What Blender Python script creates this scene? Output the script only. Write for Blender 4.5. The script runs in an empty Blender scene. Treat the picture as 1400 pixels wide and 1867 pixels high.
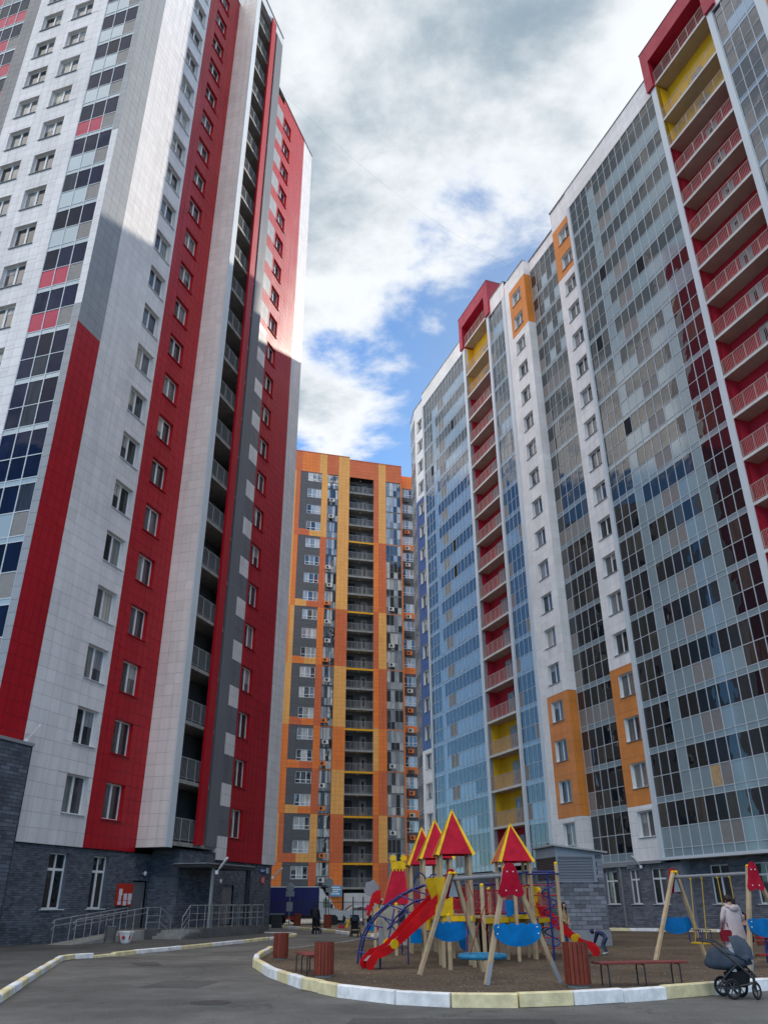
import bpy, bmesh, math, random
import numpy as np
from mathutils import Vector, Matrix, Euler
R_ = math.radians
rng = random.Random(7)
SC = bpy.context.scene
COL = SC.collection

# ------------------------------------------------------------------ camera, sky, sun, exposure
CAM_H, PITCH, ROLL, FPX = 1.57, R_(26.2337), R_(-0.2298), 1448.14
cf = Vector((0, math.cos(PITCH), math.sin(PITCH)))
cr0 = Vector((1, 0, 0)); cu0 = cr0.cross(cf)
cr = cr0 * math.cos(ROLL) + cu0 * math.sin(ROLL)
cu = cu0 * math.cos(ROLL) - cr0 * math.sin(ROLL)
camd = bpy.data.cameras.new('camera'); cam = bpy.data.objects.new('camera', camd); COL.objects.link(cam)
camd.sensor_fit = 'HORIZONTAL'; camd.sensor_width = 36.0; camd.lens = 36.0 * FPX / 1400.0
camd.clip_start = 0.1; camd.clip_end = 6000
M = Matrix.Identity(4)
for i in range(3):
    M[i][0] = cr[i]; M[i][1] = cu[i]; M[i][2] = -cf[i]
M.translation = (0, 0, CAM_H)
cam.matrix_world = M
SC.camera = cam

SUN_AZ, SUN_EL = 33.4, 30.3
SKY_SEED = 8.4
w = bpy.data.worlds.new('World'); SC.world = w; w.use_nodes = True
nt = w.node_tree; nt.nodes.clear()
class NT:
    """tiny node helper"""
    def __init__(s, tree): s.t = tree
    def n(s, typ, **kw):
        nd = s.t.nodes.new(typ)
        for k, v in kw.items():
            if k == 'ins':
                for a, b in v.items():
                    if hasattr(b, 'is_output') : s.t.links.new(b, nd.inputs[a])
                    else: nd.inputs[a].default_value = b
            else: setattr(nd, k, v)
        return nd
    def m(s, op, a, b=None, c=None, clamp=False):
        nd = s.t.nodes.new('ShaderNodeMath'); nd.operation = op; nd.use_clamp = clamp
        for i, x in enumerate((a, b, c)):
            if x is None: continue
            if hasattr(x, 'is_output'): s.t.links.new(x, nd.inputs[i])
            else: nd.inputs[i].default_value = x
        return nd.outputs[0]
    def mix(s, fac, a, b, blend='MIX'):
        nd = s.t.nodes.new('ShaderNodeMix'); nd.data_type = 'RGBA'; nd.blend_type = blend
        for key, x in ((0, fac), (6, a), (7, b)):
            if hasattr(x, 'is_output'): s.t.links.new(x, nd.inputs[key])
            else: nd.inputs[key].default_value = x if key == 0 else (*x, 1) if len(x) == 3 else x
        return nd.outputs[2]
    def ramp(s, x, a, b, lo=0.0, hi=1.0, smooth=True):
        nd = s.t.nodes.new('ShaderNodeMapRange'); nd.interpolation_type = 'SMOOTHSTEP' if smooth else 'LINEAR'
        s.t.links.new(x, nd.inputs[0])
        for i, v in zip((1, 2, 3, 4), (a, b, lo, hi)): nd.inputs[i].default_value = v
        return nd.outputs[0]
N = NT(nt)
sky = N.n('ShaderNodeTexSky', sky_type='NISHITA', sun_disc=False, sun_elevation=R_(SUN_EL), sun_rotation=R_(SUN_AZ),
          air_density=1.0, dust_density=0.15, ozone_density=2.5, altitude=100)
geo = N.n('ShaderNodeTexCoord')
sep = N.n('ShaderNodeSeparateXYZ', ins={0: geo.outputs['Generated']})
zc = N.m('MAXIMUM', sep.outputs[2], 0.03)
px = N.m('DIVIDE', sep.outputs[0], zc); py = N.m('DIVIDE', sep.outputs[1], zc)
pv = N.n('ShaderNodeCombineXYZ', ins={0: px, 1: py, 2: SKY_SEED})
big = N.n('ShaderNodeTexNoise', ins={'Vector': pv.outputs[0], 'Scale': 1.55, 'Detail': 4.0, 'Roughness': 0.5, 'Distortion': 0.25})
fine = N.n('ShaderNodeTexNoise', ins={'Vector': pv.outputs[0], 'Scale': 4.6, 'Detail': 10.0, 'Roughness': 0.6, 'Distortion': 0.15})
# cloud deck thins out towards the horizon
rad = N.m('SQRT', N.m('ADD', N.m('MULTIPLY', px, px), N.m('MULTIPLY', py, py)))
q_ = N.m('SUBTRACT', N.m('ADD', N.m('MULTIPLY', px, 0.62), N.m('MULTIPLY', N.m('SUBTRACT', py, 0.93), 0.5)), 0.29)
deck = N.m('ADD', N.m('ADD', N.ramp(q_, -0.45, 0.42, 0.17, -0.19), N.ramp(py, -0.6, 0.4, -0.05, 0.0)), N.ramp(rad, 1.55, 2.3, 0.0, -0.4))
cov = N.m('ADD', N.m('ADD', N.m('MULTIPLY', big.outputs[0], 0.55), N.m('MULTIPLY', fine.outputs[0], 0.45)), deck)
mask = N.ramp(cov, 0.46, 0.57)
shade = N.n('ShaderNodeTexNoise', ins={'Vector': pv.outputs[0], 'Scale': 3.4, 'Detail': 8.0, 'Roughness': 0.58, 'Distortion': 0.1})
thick = N.ramp(N.m('ADD', cov, N.m('MULTIPLY', N.m('SUBTRACT', shade.outputs[0], 0.5), 0.55)), 0.54, 0.80)
CLOUD_LIT, CLOUD_DARK, CLOUD_FILL = (2.85, 2.95, 3.05), (1.0, 1.3, 1.55), (11.6, 10.9, 10.2)
# clouds between us and the sun show their grey undersides, those opposite, out of view, are brightened to light the shaded facades
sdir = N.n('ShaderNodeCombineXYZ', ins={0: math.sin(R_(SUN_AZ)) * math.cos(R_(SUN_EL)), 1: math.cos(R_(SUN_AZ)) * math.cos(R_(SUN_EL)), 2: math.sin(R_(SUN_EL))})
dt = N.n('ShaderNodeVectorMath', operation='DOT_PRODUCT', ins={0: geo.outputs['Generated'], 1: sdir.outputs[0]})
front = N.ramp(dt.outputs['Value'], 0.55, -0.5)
ccol = N.mix(thick, N.mix(front, CLOUD_LIT, CLOUD_FILL), N.mix(front, CLOUD_DARK, CLOUD_LIT))
skyb = N.mix(1.0, sky.outputs[0], N.mix(N.ramp(dt.outputs['Value'], 0.8, 0.97), (0.33, 0.50, 0.63), (0.52, 0.5, 0.46)), 'MULTIPLY')
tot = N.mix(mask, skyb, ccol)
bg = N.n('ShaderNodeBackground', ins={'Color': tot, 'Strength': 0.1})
outw = N.n('ShaderNodeOutputWorld', ins={'Surface': bg.outputs[0]})

sl = bpy.data.lights.new('sun', 'SUN'); sun = bpy.data.objects.new('sun', sl); COL.objects.link(sun)
sl.energy = 2.8; sl.angle = R_(0.6); sl.color = (1.0, 0.92, 0.80)
sd = Vector((math.sin(R_(SUN_AZ)) * math.cos(R_(SUN_EL)), math.cos(R_(SUN_AZ)) * math.cos(R_(SUN_EL)), math.sin(R_(SUN_EL))))
sun.rotation_euler = sd.to_track_quat('Z', 'Y').to_euler()
SC.view_settings.view_transform = 'Standard'; SC.view_settings.look = 'None'
SC.view_settings.exposure = 1.75; SC.view_settings.gamma = 1.0; SC.view_settings.use_curve_mapping = False
SC.cycles.use_denoising = True; SC.cycles.max_bounces = 8; SC.cycles.diffuse_bounces = 5; SC.cycles.glossy_bounces = 4
SC.cycles.caustics_reflective = False; SC.cycles.caustics_refractive = False
SC.cycles.sample_clamp_indirect = 6.0

def to_px(p):
    d = Vector(p) - Vector((0, 0, CAM_H)); zc = d.dot(cf)
    if zc <= 0.1: return None
    return 700 + FPX * d.dot(cr) / zc, 933.5 - FPX * d.dot(cu) / zc, zc

# ------------------------------------------------------------------ materials
MATS = {}
def srgb(r, g, b):
    return tuple((c / 255 / 12.92) if c <= 10 else ((c / 255 + .055) / 1.055) ** 2.4 for c in (r, g, b))
def mat(name, col, rough=0.5, spec=0.5, var=0.06, dirt=0.12, dscale=0.9, bump=0.0, bscale=40, ior=1.45, metal=0.0, coat=0.0, streak=False):
    """painted or coated surface: base colour, piece-to-piece tone and soft weathering"""
    if name in MATS: return MATS[name]
    m = bpy.data.materials.new(name); m.use_nodes = True; t = m.node_tree; t.nodes.clear(); K = NT(t)
    g = K.n('ShaderNodeNewGeometry'); oi = K.n('ShaderNodeObjectInfo')
    rnd = K.m('FRACT', K.m('ADD', g.outputs['Random Per Island'], oi.outputs['Random']))
    no = K.n('ShaderNodeTexNoise', ins={'Vector': g.outputs['Position'], 'Scale': dscale, 'Detail': 5.0, 'Roughness': 0.6})
    f = K.m('ADD', K.m('MULTIPLY', K.m('SUBTRACT', rnd, 0.5), 2 * var), 1.0)
    if streak:
        mp = K.n('ShaderNodeMapping', ins={0: g.outputs['Position'], 3: (2.2, 2.2, 0.12)})
        ns = K.n('ShaderNodeTexNoise', ins={'Vector': mp.outputs[0], 'Scale': 1.6, 'Detail': 4.0, 'Roughness': 0.65})
        dn = K.m('ADD', K.m('MULTIPLY', no.outputs[0], 0.5), K.m('MULTIPLY', ns.outputs[0], 0.5))
    else: dn = no.outputs[0]
    f = K.m('MULTIPLY', f, K.ramp(dn, 0.3, 0.75, 1.0 + dirt * 0.4, 1.0 - dirt))
    cn = K.n('ShaderNodeVectorMath', operation='SCALE', ins={0: col}); t.links.new(f, cn.inputs['Scale'])
    p = K.n('ShaderNodeBsdfPrincipled', ins={'Base Color': cn.outputs[0], 'Metallic': metal, 'IOR': ior, 'Specular IOR Level': spec, 'Coat Weight': coat, 'Coat Roughness': 0.15})
    t.links.new(K.ramp(dn, 0.3, 0.75, rough * 0.85, min(1, rough * 1.2)), p.inputs['Roughness'])
    if bump > 0:
        nb = K.n('ShaderNodeTexNoise', ins={'Vector': g.outputs['Position'], 'Scale': bscale, 'Detail': 4.0, 'Roughness': 0.6})
        b = K.n('ShaderNodeBump', ins={'Strength': bump, 'Distance': 0.02, 'Height': nb.outputs[0]})
        t.links.new(b.outputs[0], p.inputs['Normal'])
    K.n('ShaderNodeOutputMaterial', ins={0: p.outputs[0]})
    MATS[name] = m; return m
def glass(name, tones, ior=1.75, rough=0.02, wob=0.012, wscale=0.9):
    """opaque looking glazing: a tone picked per pane (room, curtain or painted-in reflection) under a wavy clear reflection"""
    if name in MATS: return MATS[name]
    m = bpy.data.materials.new(name); m.use_nodes = True; t = m.node_tree; t.nodes.clear(); K = NT(t)
    g = K.n('ShaderNodeNewGeometry'); oi = K.n('ShaderNodeObjectInfo')
    rnd = K.m('FRACT', K.m('ADD', g.outputs['Random Per Island'], oi.outputs['Random']))
    cr_ = K.n('ShaderNodeValToRGB', ins={0: rnd}); cr_.color_ramp.interpolation = 'CONSTANT'
    el = cr_.color_ramp.elements
    while len(el) < len(tones): el.new(0.5)
    for e, (pos, c) in zip(el, tones): e.position = pos; e.color = (*c, 1)
    no = K.n('ShaderNodeTexNoise', ins={'Vector': g.outputs['Position'], 'Scale': wscale, 'Detail': 1.5, 'Roughness': 0.4})
    b = K.n('ShaderNodeBump', ins={'Strength': 1.0, 'Distance': wob, 'Height': no.outputs[0]})
    mp = K.n('ShaderNodeMapping', ins={0: g.outputs['Position'], 3: (9, 9, 0.5)})
    nc = K.n('ShaderNodeTexNoise', ins={'Vector': mp.outputs[0], 'Scale': 1.0, 'Detail': 2.0})
    base = K.mix(K.ramp(nc.outputs[0], 0.35, 0.65, 0.0, 0.45), cr_.outputs[0], (0.01, 0.012, 0.015))
    p = K.n('ShaderNodeBsdfPrincipled', ins={'Base Color': base, 'IOR': ior, 'Roughness': rough, 'Normal': b.outputs[0]})
    K.n('ShaderNodeOutputMaterial', ins={0: p.outputs[0]})
    MATS[name] = m; return m

def asphalt(name, col, crack=0.5, fs=48.0, fc=(0.5, 1.7), bs=0.5):
    m = bpy.data.materials.new(name); m.use_nodes = True; t = m.node_tree; t.nodes.clear(); K = NT(t)
    g = K.n('ShaderNodeNewGeometry'); P = g.outputs['Position']
    big = K.n('ShaderNodeTexNoise', ins={'Vector': P, 'Scale': 0.28, 'Detail': 6.0, 'Roughness': 0.62})
    med = K.n('ShaderNodeTexNoise', ins={'Vector': P, 'Scale': 2.6, 'Detail': 5.0, 'Roughness': 0.6})
    fin = K.n('ShaderNodeTexNoise', ins={'Vector': P, 'Scale': fs, 'Detail': 4.0, 'Roughness': 0.7})
    wv = K.n('ShaderNodeVectorMath', operation='ADD', ins={0: P, 1: (0, 0, 0)}); sc_ = K.n('ShaderNodeVectorMath', operation='SCALE', ins={0: med.outputs['Color']}); sc_.inputs['Scale'].default_value = 0.9
    t.links.new(sc_.outputs[0], wv.inputs[1])
    vo = K.n('ShaderNodeTexVoronoi', feature='DISTANCE_TO_EDGE', ins={'Vector': wv.outputs[0], 'Scale': 0.22})
    cr_ = K.ramp(vo.outputs['Distance'], 0.0, 0.006, 1.0 - crack, 1.0)
    f = K.m('MULTIPLY', K.ramp(big.outputs[0], 0.3, 0.7, 0.66, 1.3), K.ramp(fin.outputs[0], 0.3, 0.75, *fc))
    f = K.m('MULTIPLY', f, K.ramp(med.outputs[0], 0.3, 0.7, 0.9, 1.08)); f = K.m('MULTIPLY', f, cr_)
    cn = K.n('ShaderNodeVectorMath', operation='SCALE', ins={0: col}); t.links.new(f, cn.inputs['Scale'])
    bp = K.n('ShaderNodeBump', ins={'Strength': bs, 'Distance': 0.02, 'Height': fin.outputs[0]})
    p = K.n('ShaderNodeBsdfPrincipled', ins={'Base Color': cn.outputs[0], 'Roughness': 0.85, 'Specular IOR Level': 0.3, 'Normal': bp.outputs[0]})
    K.n('ShaderNodeOutputMaterial', ins={0: p.outputs[0]}); MATS[name] = m
mat('panel_white', (0.76, 0.735, 0.745), 0.38, 0.5, 0.05, 0.18, 0.25, streak=True)
mat('panel_white_lit', (0.89, 0.865, 0.855), 0.42, 0.4, 0.05, 0.18, 0.25, streak=True)  # white panel again, the right block's stronger light put into its colour
mat('panel_white_warm', (0.84, 0.77, 0.72), 0.42, 0.5, 0.05, 0.18, 0.25, streak=True)  # white panel with warm reflected light tinted into its colour
mat('panel_pale', (0.64, 0.68, 0.72), 0.35, 0.5, 0.02, 0.08, 0.25, streak=True)
mat('panel_red', (0.42, 0.006, 0.016), 0.40, 0.34, 0.05, 0.18, 0.3, streak=True)
mat('panel_red_bright', (0.48, 0.008, 0.012), 0.4, 0.5, 0.0, 0.06)
mat('panel_grey', (0.155, 0.16, 0.18), 0.40, 0.5, 0.05, 0.10, 0.3, streak=True)
mat('panel_midgrey', (0.30, 0.315, 0.34), 0.40, 0.5, 0.05, 0.10, 0.3, streak=True)
mat('panel_orange', (0.74, 0.26, 0.055), 0.45, 0.3, 0.05, 0.18, 0.3, streak=True)
mat('tower_amber', (0.84, 0.40, 0.11), 0.45, 0.4, 0.04, 0.12, 0.2, streak=True)
mat('tower_orange', (0.84, 0.22, 0.045), 0.45, 0.4, 0.04, 0.12, 0.2, streak=True)
mat('tower_brown', (0.66, 0.155, 0.055), 0.45, 0.4, 0.04, 0.12, 0.2, streak=True)
mat('tower_grey', (0.105, 0.105, 0.115), 0.5, 0.4, 0.05, 0.10, 0.3, streak=True)
mat('backing', (0.055, 0.055, 0.06), 0.9, 0.2, 0.0)
mat('backing_white', (0.36, 0.355, 0.37), 0.9, 0.2, 0.0)
mat('core', (0.03, 0.03, 0.035), 0.9, 0.1, 0.0)
mat('upvc', (0.78, 0.79, 0.80), 0.35, 0.5, 0.02, 0.05)
mat('alu', (0.52, 0.56, 0.60), 0.4, 0.5, 0.02, 0.06, metal=0.0)
mat('alu_white', (0.62, 0.66, 0.70), 0.4, 0.5, 0.02, 0.06)
mat('spandrel', (0.25, 0.325, 0.36), 0.07, 0.5, 0.06, 0.06, 0.4, ior=1.75)
mat('spandrel_sky', (0.22, 0.33, 0.46), 0.06, 0.5, 0.05, 0.06, 0.4, ior=2.0)  # bluer copy of spandrel, sky reflection tinted into the base
mat('spandrel_light', (0.38, 0.47, 0.52), 0.12, 0.5, 0.05, 0.06, 0.4, ior=1.5)
mat('spandrel_pink', (0.50, 0.012, 0.07), 0.3, 0.15, 0.06, 0.06, 0.4, ior=1.6)
mat('taupe', (0.25, 0.235, 0.225), 0.5, 0.4, 0.07, 0.1, 6.0, bump=0.2, bscale=25)
mat('timber_board', (0.52, 0.34, 0.18), 0.6, 0.3, 0.05, 0.2, 4.0)
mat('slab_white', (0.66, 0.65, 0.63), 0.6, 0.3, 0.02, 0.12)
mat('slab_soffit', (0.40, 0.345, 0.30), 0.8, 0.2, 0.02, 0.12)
mat('plaster_red', (0.46, 0.022, 0.045), 0.7, 0.3, 0.03, 0.08)
mat('plaster_yellow', (0.72, 0.44, 0.02), 0.7, 0.3, 0.03, 0.08)
mat('crown_red', (0.42, 0.018, 0.045), 0.42, 0.5, 0.02, 0.1)
mat('paint_yellow', (0.80, 0.38, 0.012), 0.5, 0.4, 0.02, 0.1)
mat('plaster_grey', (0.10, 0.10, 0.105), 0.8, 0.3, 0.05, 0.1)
mat('concrete', (0.30, 0.295, 0.28), 0.85, 0.3, 0.04, 0.25, 2.0, bump=0.3, bscale=18)
mat('concrete_dark', (0.13, 0.13, 0.13), 0.85, 0.3, 0.04, 0.25, 2.0, bump=0.3, bscale=18)
mat('brick_blue', (0.12, 0.135, 0.165), 0.7, 0.35, 0.32, 0.25, 1.2, bump=0.4, bscale=30)
mat('brick_grey', (0.17, 0.18, 0.21), 0.75, 0.35, 0.28, 0.2, 1.2, bump=0.4, bscale=30)
mat('mortar', (0.05, 0.055, 0.065), 0.9, 0.2, 0.0, 0.2)
mat('mortar_grey', (0.07, 0.072, 0.08), 0.9, 0.2, 0.0, 0.2)
mat('metal_dark', (0.035, 0.036, 0.04), 0.45, 0.5, 0.02, 0.1)
mat('metal_grey', (0.28, 0.29, 0.30), 0.45, 0.5, 0.02, 0.1)
mat('metal_rail', (0.42, 0.43, 0.44), 0.35, 0.5, 0.02, 0.1, metal=0.6)
mat('rail_red', (0.46, 0.34, 0.30), 0.5, 0.5, 0.02, 0.1)
mat('door_grey', (0.16, 0.16, 0.17), 0.5, 0.5, 0.03, 0.1)
mat('door_taupe', (0.21, 0.19, 0.175), 0.5, 0.5, 0.03, 0.1)
mat('lamp_head', (0.62, 0.63, 0.64), 0.4, 0.5, 0.02, 0.1)
mat('ac_white', (0.62, 0.61, 0.58), 0.5, 0.4, 0.03, 0.15)
D = (0.012, 0.016, 0.022)
glass('glass_dark', [(0.0, D), (0.4, (0.02, 0.022, 0.025)), (0.62, (0.045, 0.04, 0.036)), (0.75, (0.02, 0.02, 0.03)), (0.92, (0.08, 0.07, 0.06))], ior=1.72)
glass('glass_room', [(0.0, (0.03, 0.035, 0.04)), (0.3, (0.14, 0.145, 0.15)), (0.55, (0.05, 0.05, 0.06)), (0.72, (0.25, 0.25, 0.245)), (0.9, (0.08, 0.075, 0.09))], ior=1.6)
glass('glass_blue', [(0.0, (0.008, 0.016, 0.04)), (0.5, (0.012, 0.02, 0.045)), (0.8, (0.04, 0.05, 0.07))], ior=2.1)
glass('glass_navy_sky', [(0.0, (0.010, 0.020, 0.06)), (0.4, (0.016, 0.026, 0.075)), (0.7, (0.008, 0.014, 0.04)), (0.9, (0.05, 0.065, 0.09))], ior=1.12)  # dark sky reflection painted as base colour, true reflection nearly off
glass('glass_blind', [(0.0, (0.42, 0.42, 0.40)), (0.4, (0.30, 0.31, 0.33)), (0.7, (0.5, 0.47, 0.42))], ior=1.45)
glass('glass_tower', [(0.0, (0.03, 0.04, 0.05)), (0.22, (0.3, 0.33, 0.36)), (0.45, (0.07, 0.08, 0.09)), (0.58, (0.5, 0.53, 0.56)), (0.8, (0.72, 0.7, 0.66))], ior=2.4)  # pale tones paint in bright reflections from across the court

# ------------------------------------------------------------------ mesh building
class MB:
    def __init__(s): s.v = []; s.f = []; s.m = []; s.mats = []
    def mi(s, name):
        if name not in s.mats: s.mats.append(name)
        return s.mats.index(name)
    def add(s, vs, fs, mname):
        o = len(s.v); s.v.extend([tuple(x) for x in vs]); k = s.mi(mname)
        for f in fs: s.f.append(tuple(i + o for i in f)); s.m.append(k)
    def quad(s, a, b, c, d, m): s.add((a, b, c, d), ((0, 1, 2, 3),), m)
    def box(s, x0, x1, y0, y1, z0, z1, m, T=None, skip=()):
        vs = [(x0, y0, z0), (x1, y0, z0), (x1, y1, z0), (x0, y1, z0), (x0, y0, z1), (x1, y0, z1), (x1, y1, z1), (x0, y1, z1)]
        fs = {'b': (0, 3, 2, 1), 't': (4, 5, 6, 7), 'f': (0, 1, 5, 4), 'r': (1, 2, 6, 5), 'k': (2, 3, 7, 6), 'l': (3, 0, 4, 7)}
        if T is not None: vs = [tuple(T @ Vector(v)) for v in vs]
        s.add(vs, [f for k, f in fs.items() if k not in skip], m)
    def beam(s, p0, p1, wx, wy, m, up=(0, 0, 1), chamfer=0.0):
        """rectangular (or chamfered) bar between two points"""
        p0, p1 = Vector(p0), Vector(p1); d = (p1 - p0).normalized(); u = Vector(up)
        if abs(d.dot(u)) > 0.98: u = Vector((1, 0, 0))
        a = d.cross(u).normalized(); b = a.cross(d).normalized()
        hx, hy = wx / 2, wy / 2
        if chamfer > 0:
            c = chamfer; ring = [(-hx + c, -hy), (hx - c, -hy), (hx, -hy + c), (hx, hy - c), (hx - c, hy), (-hx + c, hy), (-hx, hy - c), (-hx, -hy + c)]
        else: ring = [(-hx, -hy), (hx, -hy), (hx, hy), (-hx, hy)]
        n = len(ring)
        vs = [p0 + a * x + b * y for x, y in ring] + [p1 + a * x + b * y for x, y in ring]
        s.add(vs, [(i, (i + 1) % n, n + (i + 1) % n, n + i) for i in range(n)] + [tuple(range(n))[::-1], tuple(range(n, 2 * n))], m)
    def tube(s, pts, r, m, n=8, closed=False):
        pts = [Vector(p) for p in pts]; k = len(pts)
        rs = r if isinstance(r, (list, tuple)) else [r] * k
        vs = []; prev = None
        for i, p in enumerate(pts):
            if closed: d = pts[(i + 1) % k] - pts[i - 1]
            else: d = pts[min(i + 1, k - 1)] - pts[max(i - 1, 0)]
            d.normalize()
            if prev is None:
                u = Vector((0, 0, 1)) if abs(d.z) < 0.9 else Vector((1, 0, 0))
                a = d.cross(u).normalized()
            else: a = (prev - d * prev.dot(d)).normalized()
            prev = a; b = d.cross(a)
            for j in range(n):
                t = 2 * math.pi * j / n; vs.append(p + (a * math.cos(t) + b * math.sin(t)) * rs[i])
        fs = []
        for i in range(k if closed else k - 1):
            i2 = (i + 1) % k
            for j in range(n): fs.append((i * n + j, i * n + (j + 1) % n, i2 * n + (j + 1) % n, i2 * n + j))
        if not closed: fs += [tuple(range(n))[::-1], tuple(range((k - 1) * n, k * n))]
        s.add(vs, fs, m)
    def prism(s, poly, d0, d1, m, fn):
        """poly in 2D, extruded between d0 and d1; fn(x, y, d) -> 3D"""
        n = len(poly)
        vs = [fn(x, y, d0) for x, y in poly] + [fn(x, y, d1) for x, y in poly]
        s.add(vs, [tuple(range(n))[::-1], tuple(range(n, 2 * n))] + [(i, (i + 1) % n, n + (i + 1) % n, n + i) for i in range(n)], m)
    def lathe(s, prof, m, c=(0, 0, 0), n=20, axis=None):
        vs = []; k = len(prof)
        for r, z in prof:
            for j in range(n):
                t = 2 * math.pi * j / n; p = Vector((r * math.cos(t), r * math.sin(t), z))
                if axis is not None: p = axis @ p
                vs.append(p + Vector(c))
        fs = [(i * n + j, i * n + (j + 1) % n, (i + 1) * n + (j + 1) % n, (i + 1) * n + j) for i in range(k - 1) for j in range(n)]
        fs += [tuple(range(n))[::-1], tuple(range((k - 1) * n, k * n))]
        s.add(vs, fs, m)
    def mesh(s, name='mesh', smooth=False, fix=True):
        me = bpy.data.meshes.new(name); me.from_pydata(s.v, [], s.f)
        for k in s.mats: me.materials.append(MATS[k])
        me.polygons.foreach_set('material_index', s.m)
        if fix and len(s.f) < 20000:
            bm = bmesh.new(); bm.from_mesh(me); bmesh.ops.recalc_face_normals(bm, faces=bm.faces); bm.to_mesh(me); bm.free()
        if smooth:
            me.polygons.foreach_set('use_smooth', [True] * len(me.polygons))
            try: me.set_sharp_from_angle(angle=R_(40))
            except Exception: pass
        me.update(); return me
def obj(name, me, parent=None, loc=(0, 0, 0), rz=0.0, rot=None):
    o = bpy.data.objects.new(name, me); COL.objects.link(o); o.location = loc
    o.rotation_euler = rot if rot is not None else (0, 0, rz)
    if parent is not None: o.parent = parent
    return o
def thing(name, label, cat, loc=(0, 0, 0), rz=0.0, group=None):
    o = obj(name, None, None, loc, rz); o['label'] = label; o['category'] = cat
    if group: o['group'] = group
    return o
def tag(o, label, cat, group=None):
    o['label'] = label; o['category'] = cat
    if group: o['group'] = group
    return o
def part(name, mb, parent, loc=(0, 0, 0), rz=0.0, smooth=False, kind=None, label=None):
    o = obj(name, mb.mesh(name, smooth), parent, loc, rz)
    if kind: o['kind'] = kind
    if label: o['label'] = label
    return o
def struct(name, mb, smooth=False, parent=None, kind='structure'):
    o = obj(name, mb.mesh(name, smooth), parent)
    if parent is None: o['kind'] = kind
    return o
CACHE = {}
def cached(key, fn):
    if key not in CACHE: CACHE[key] = fn()
    return CACHE[key]
def boxmesh(w, d, h, m, bev=0.0):
    def mk():
        b = MB(); b.box(-w / 2, w / 2, -d / 2, d / 2, -h / 2, h / 2, m); return b.mesh('box')
    return cached(('box', round(w, 3), round(d, 3), round(h, 3), m), mk)

# ------------------------------------------------------------------ facades
def subtract(r, holes):
    out = [r]
    for h in holes:
        nxt = []
        for (a0, a1, z0, z1) in out:
            if h[0] >= a1 - 1e-4 or h[1] <= a0 + 1e-4 or h[2] >= z1 - 1e-4 or h[3] <= z0 + 1e-4:
                nxt.append((a0, a1, z0, z1)); continue
            if h[2] > z0: nxt.append((a0, a1, z0, h[2]))
            if h[3] < z1: nxt.append((a0, a1, h[3], z1))
            lo, hi = max(z0, h[2]), min(z1, h[3])
            if h[0] > a0: nxt.append((a0, h[0], lo, hi))
            if h[1] < a1: nxt.append((h[1], a1, lo, hi))
        out = nxt
    return [q for q in out if q[1] - q[0] > 0.02 and q[3] - q[2] > 0.02]
class Face:
    """a vertical plane of a building: s to the right seen from outside, d outwards, z up"""
    def __init__(s, b, ox, oy, th): s.b = b; s.ox = ox; s.oy = oy; s.th = th; s.c = math.cos(th); s.sn = math.sin(th)
    def P(s, a, d, z): return (s.ox + s.c * a + s.sn * d, s.oy + s.sn * a - s.c * d, z)
    def shift(s, d): x, y, _ = s.P(0, d, 0); return Face(s.b, x, y, s.th)
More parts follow.
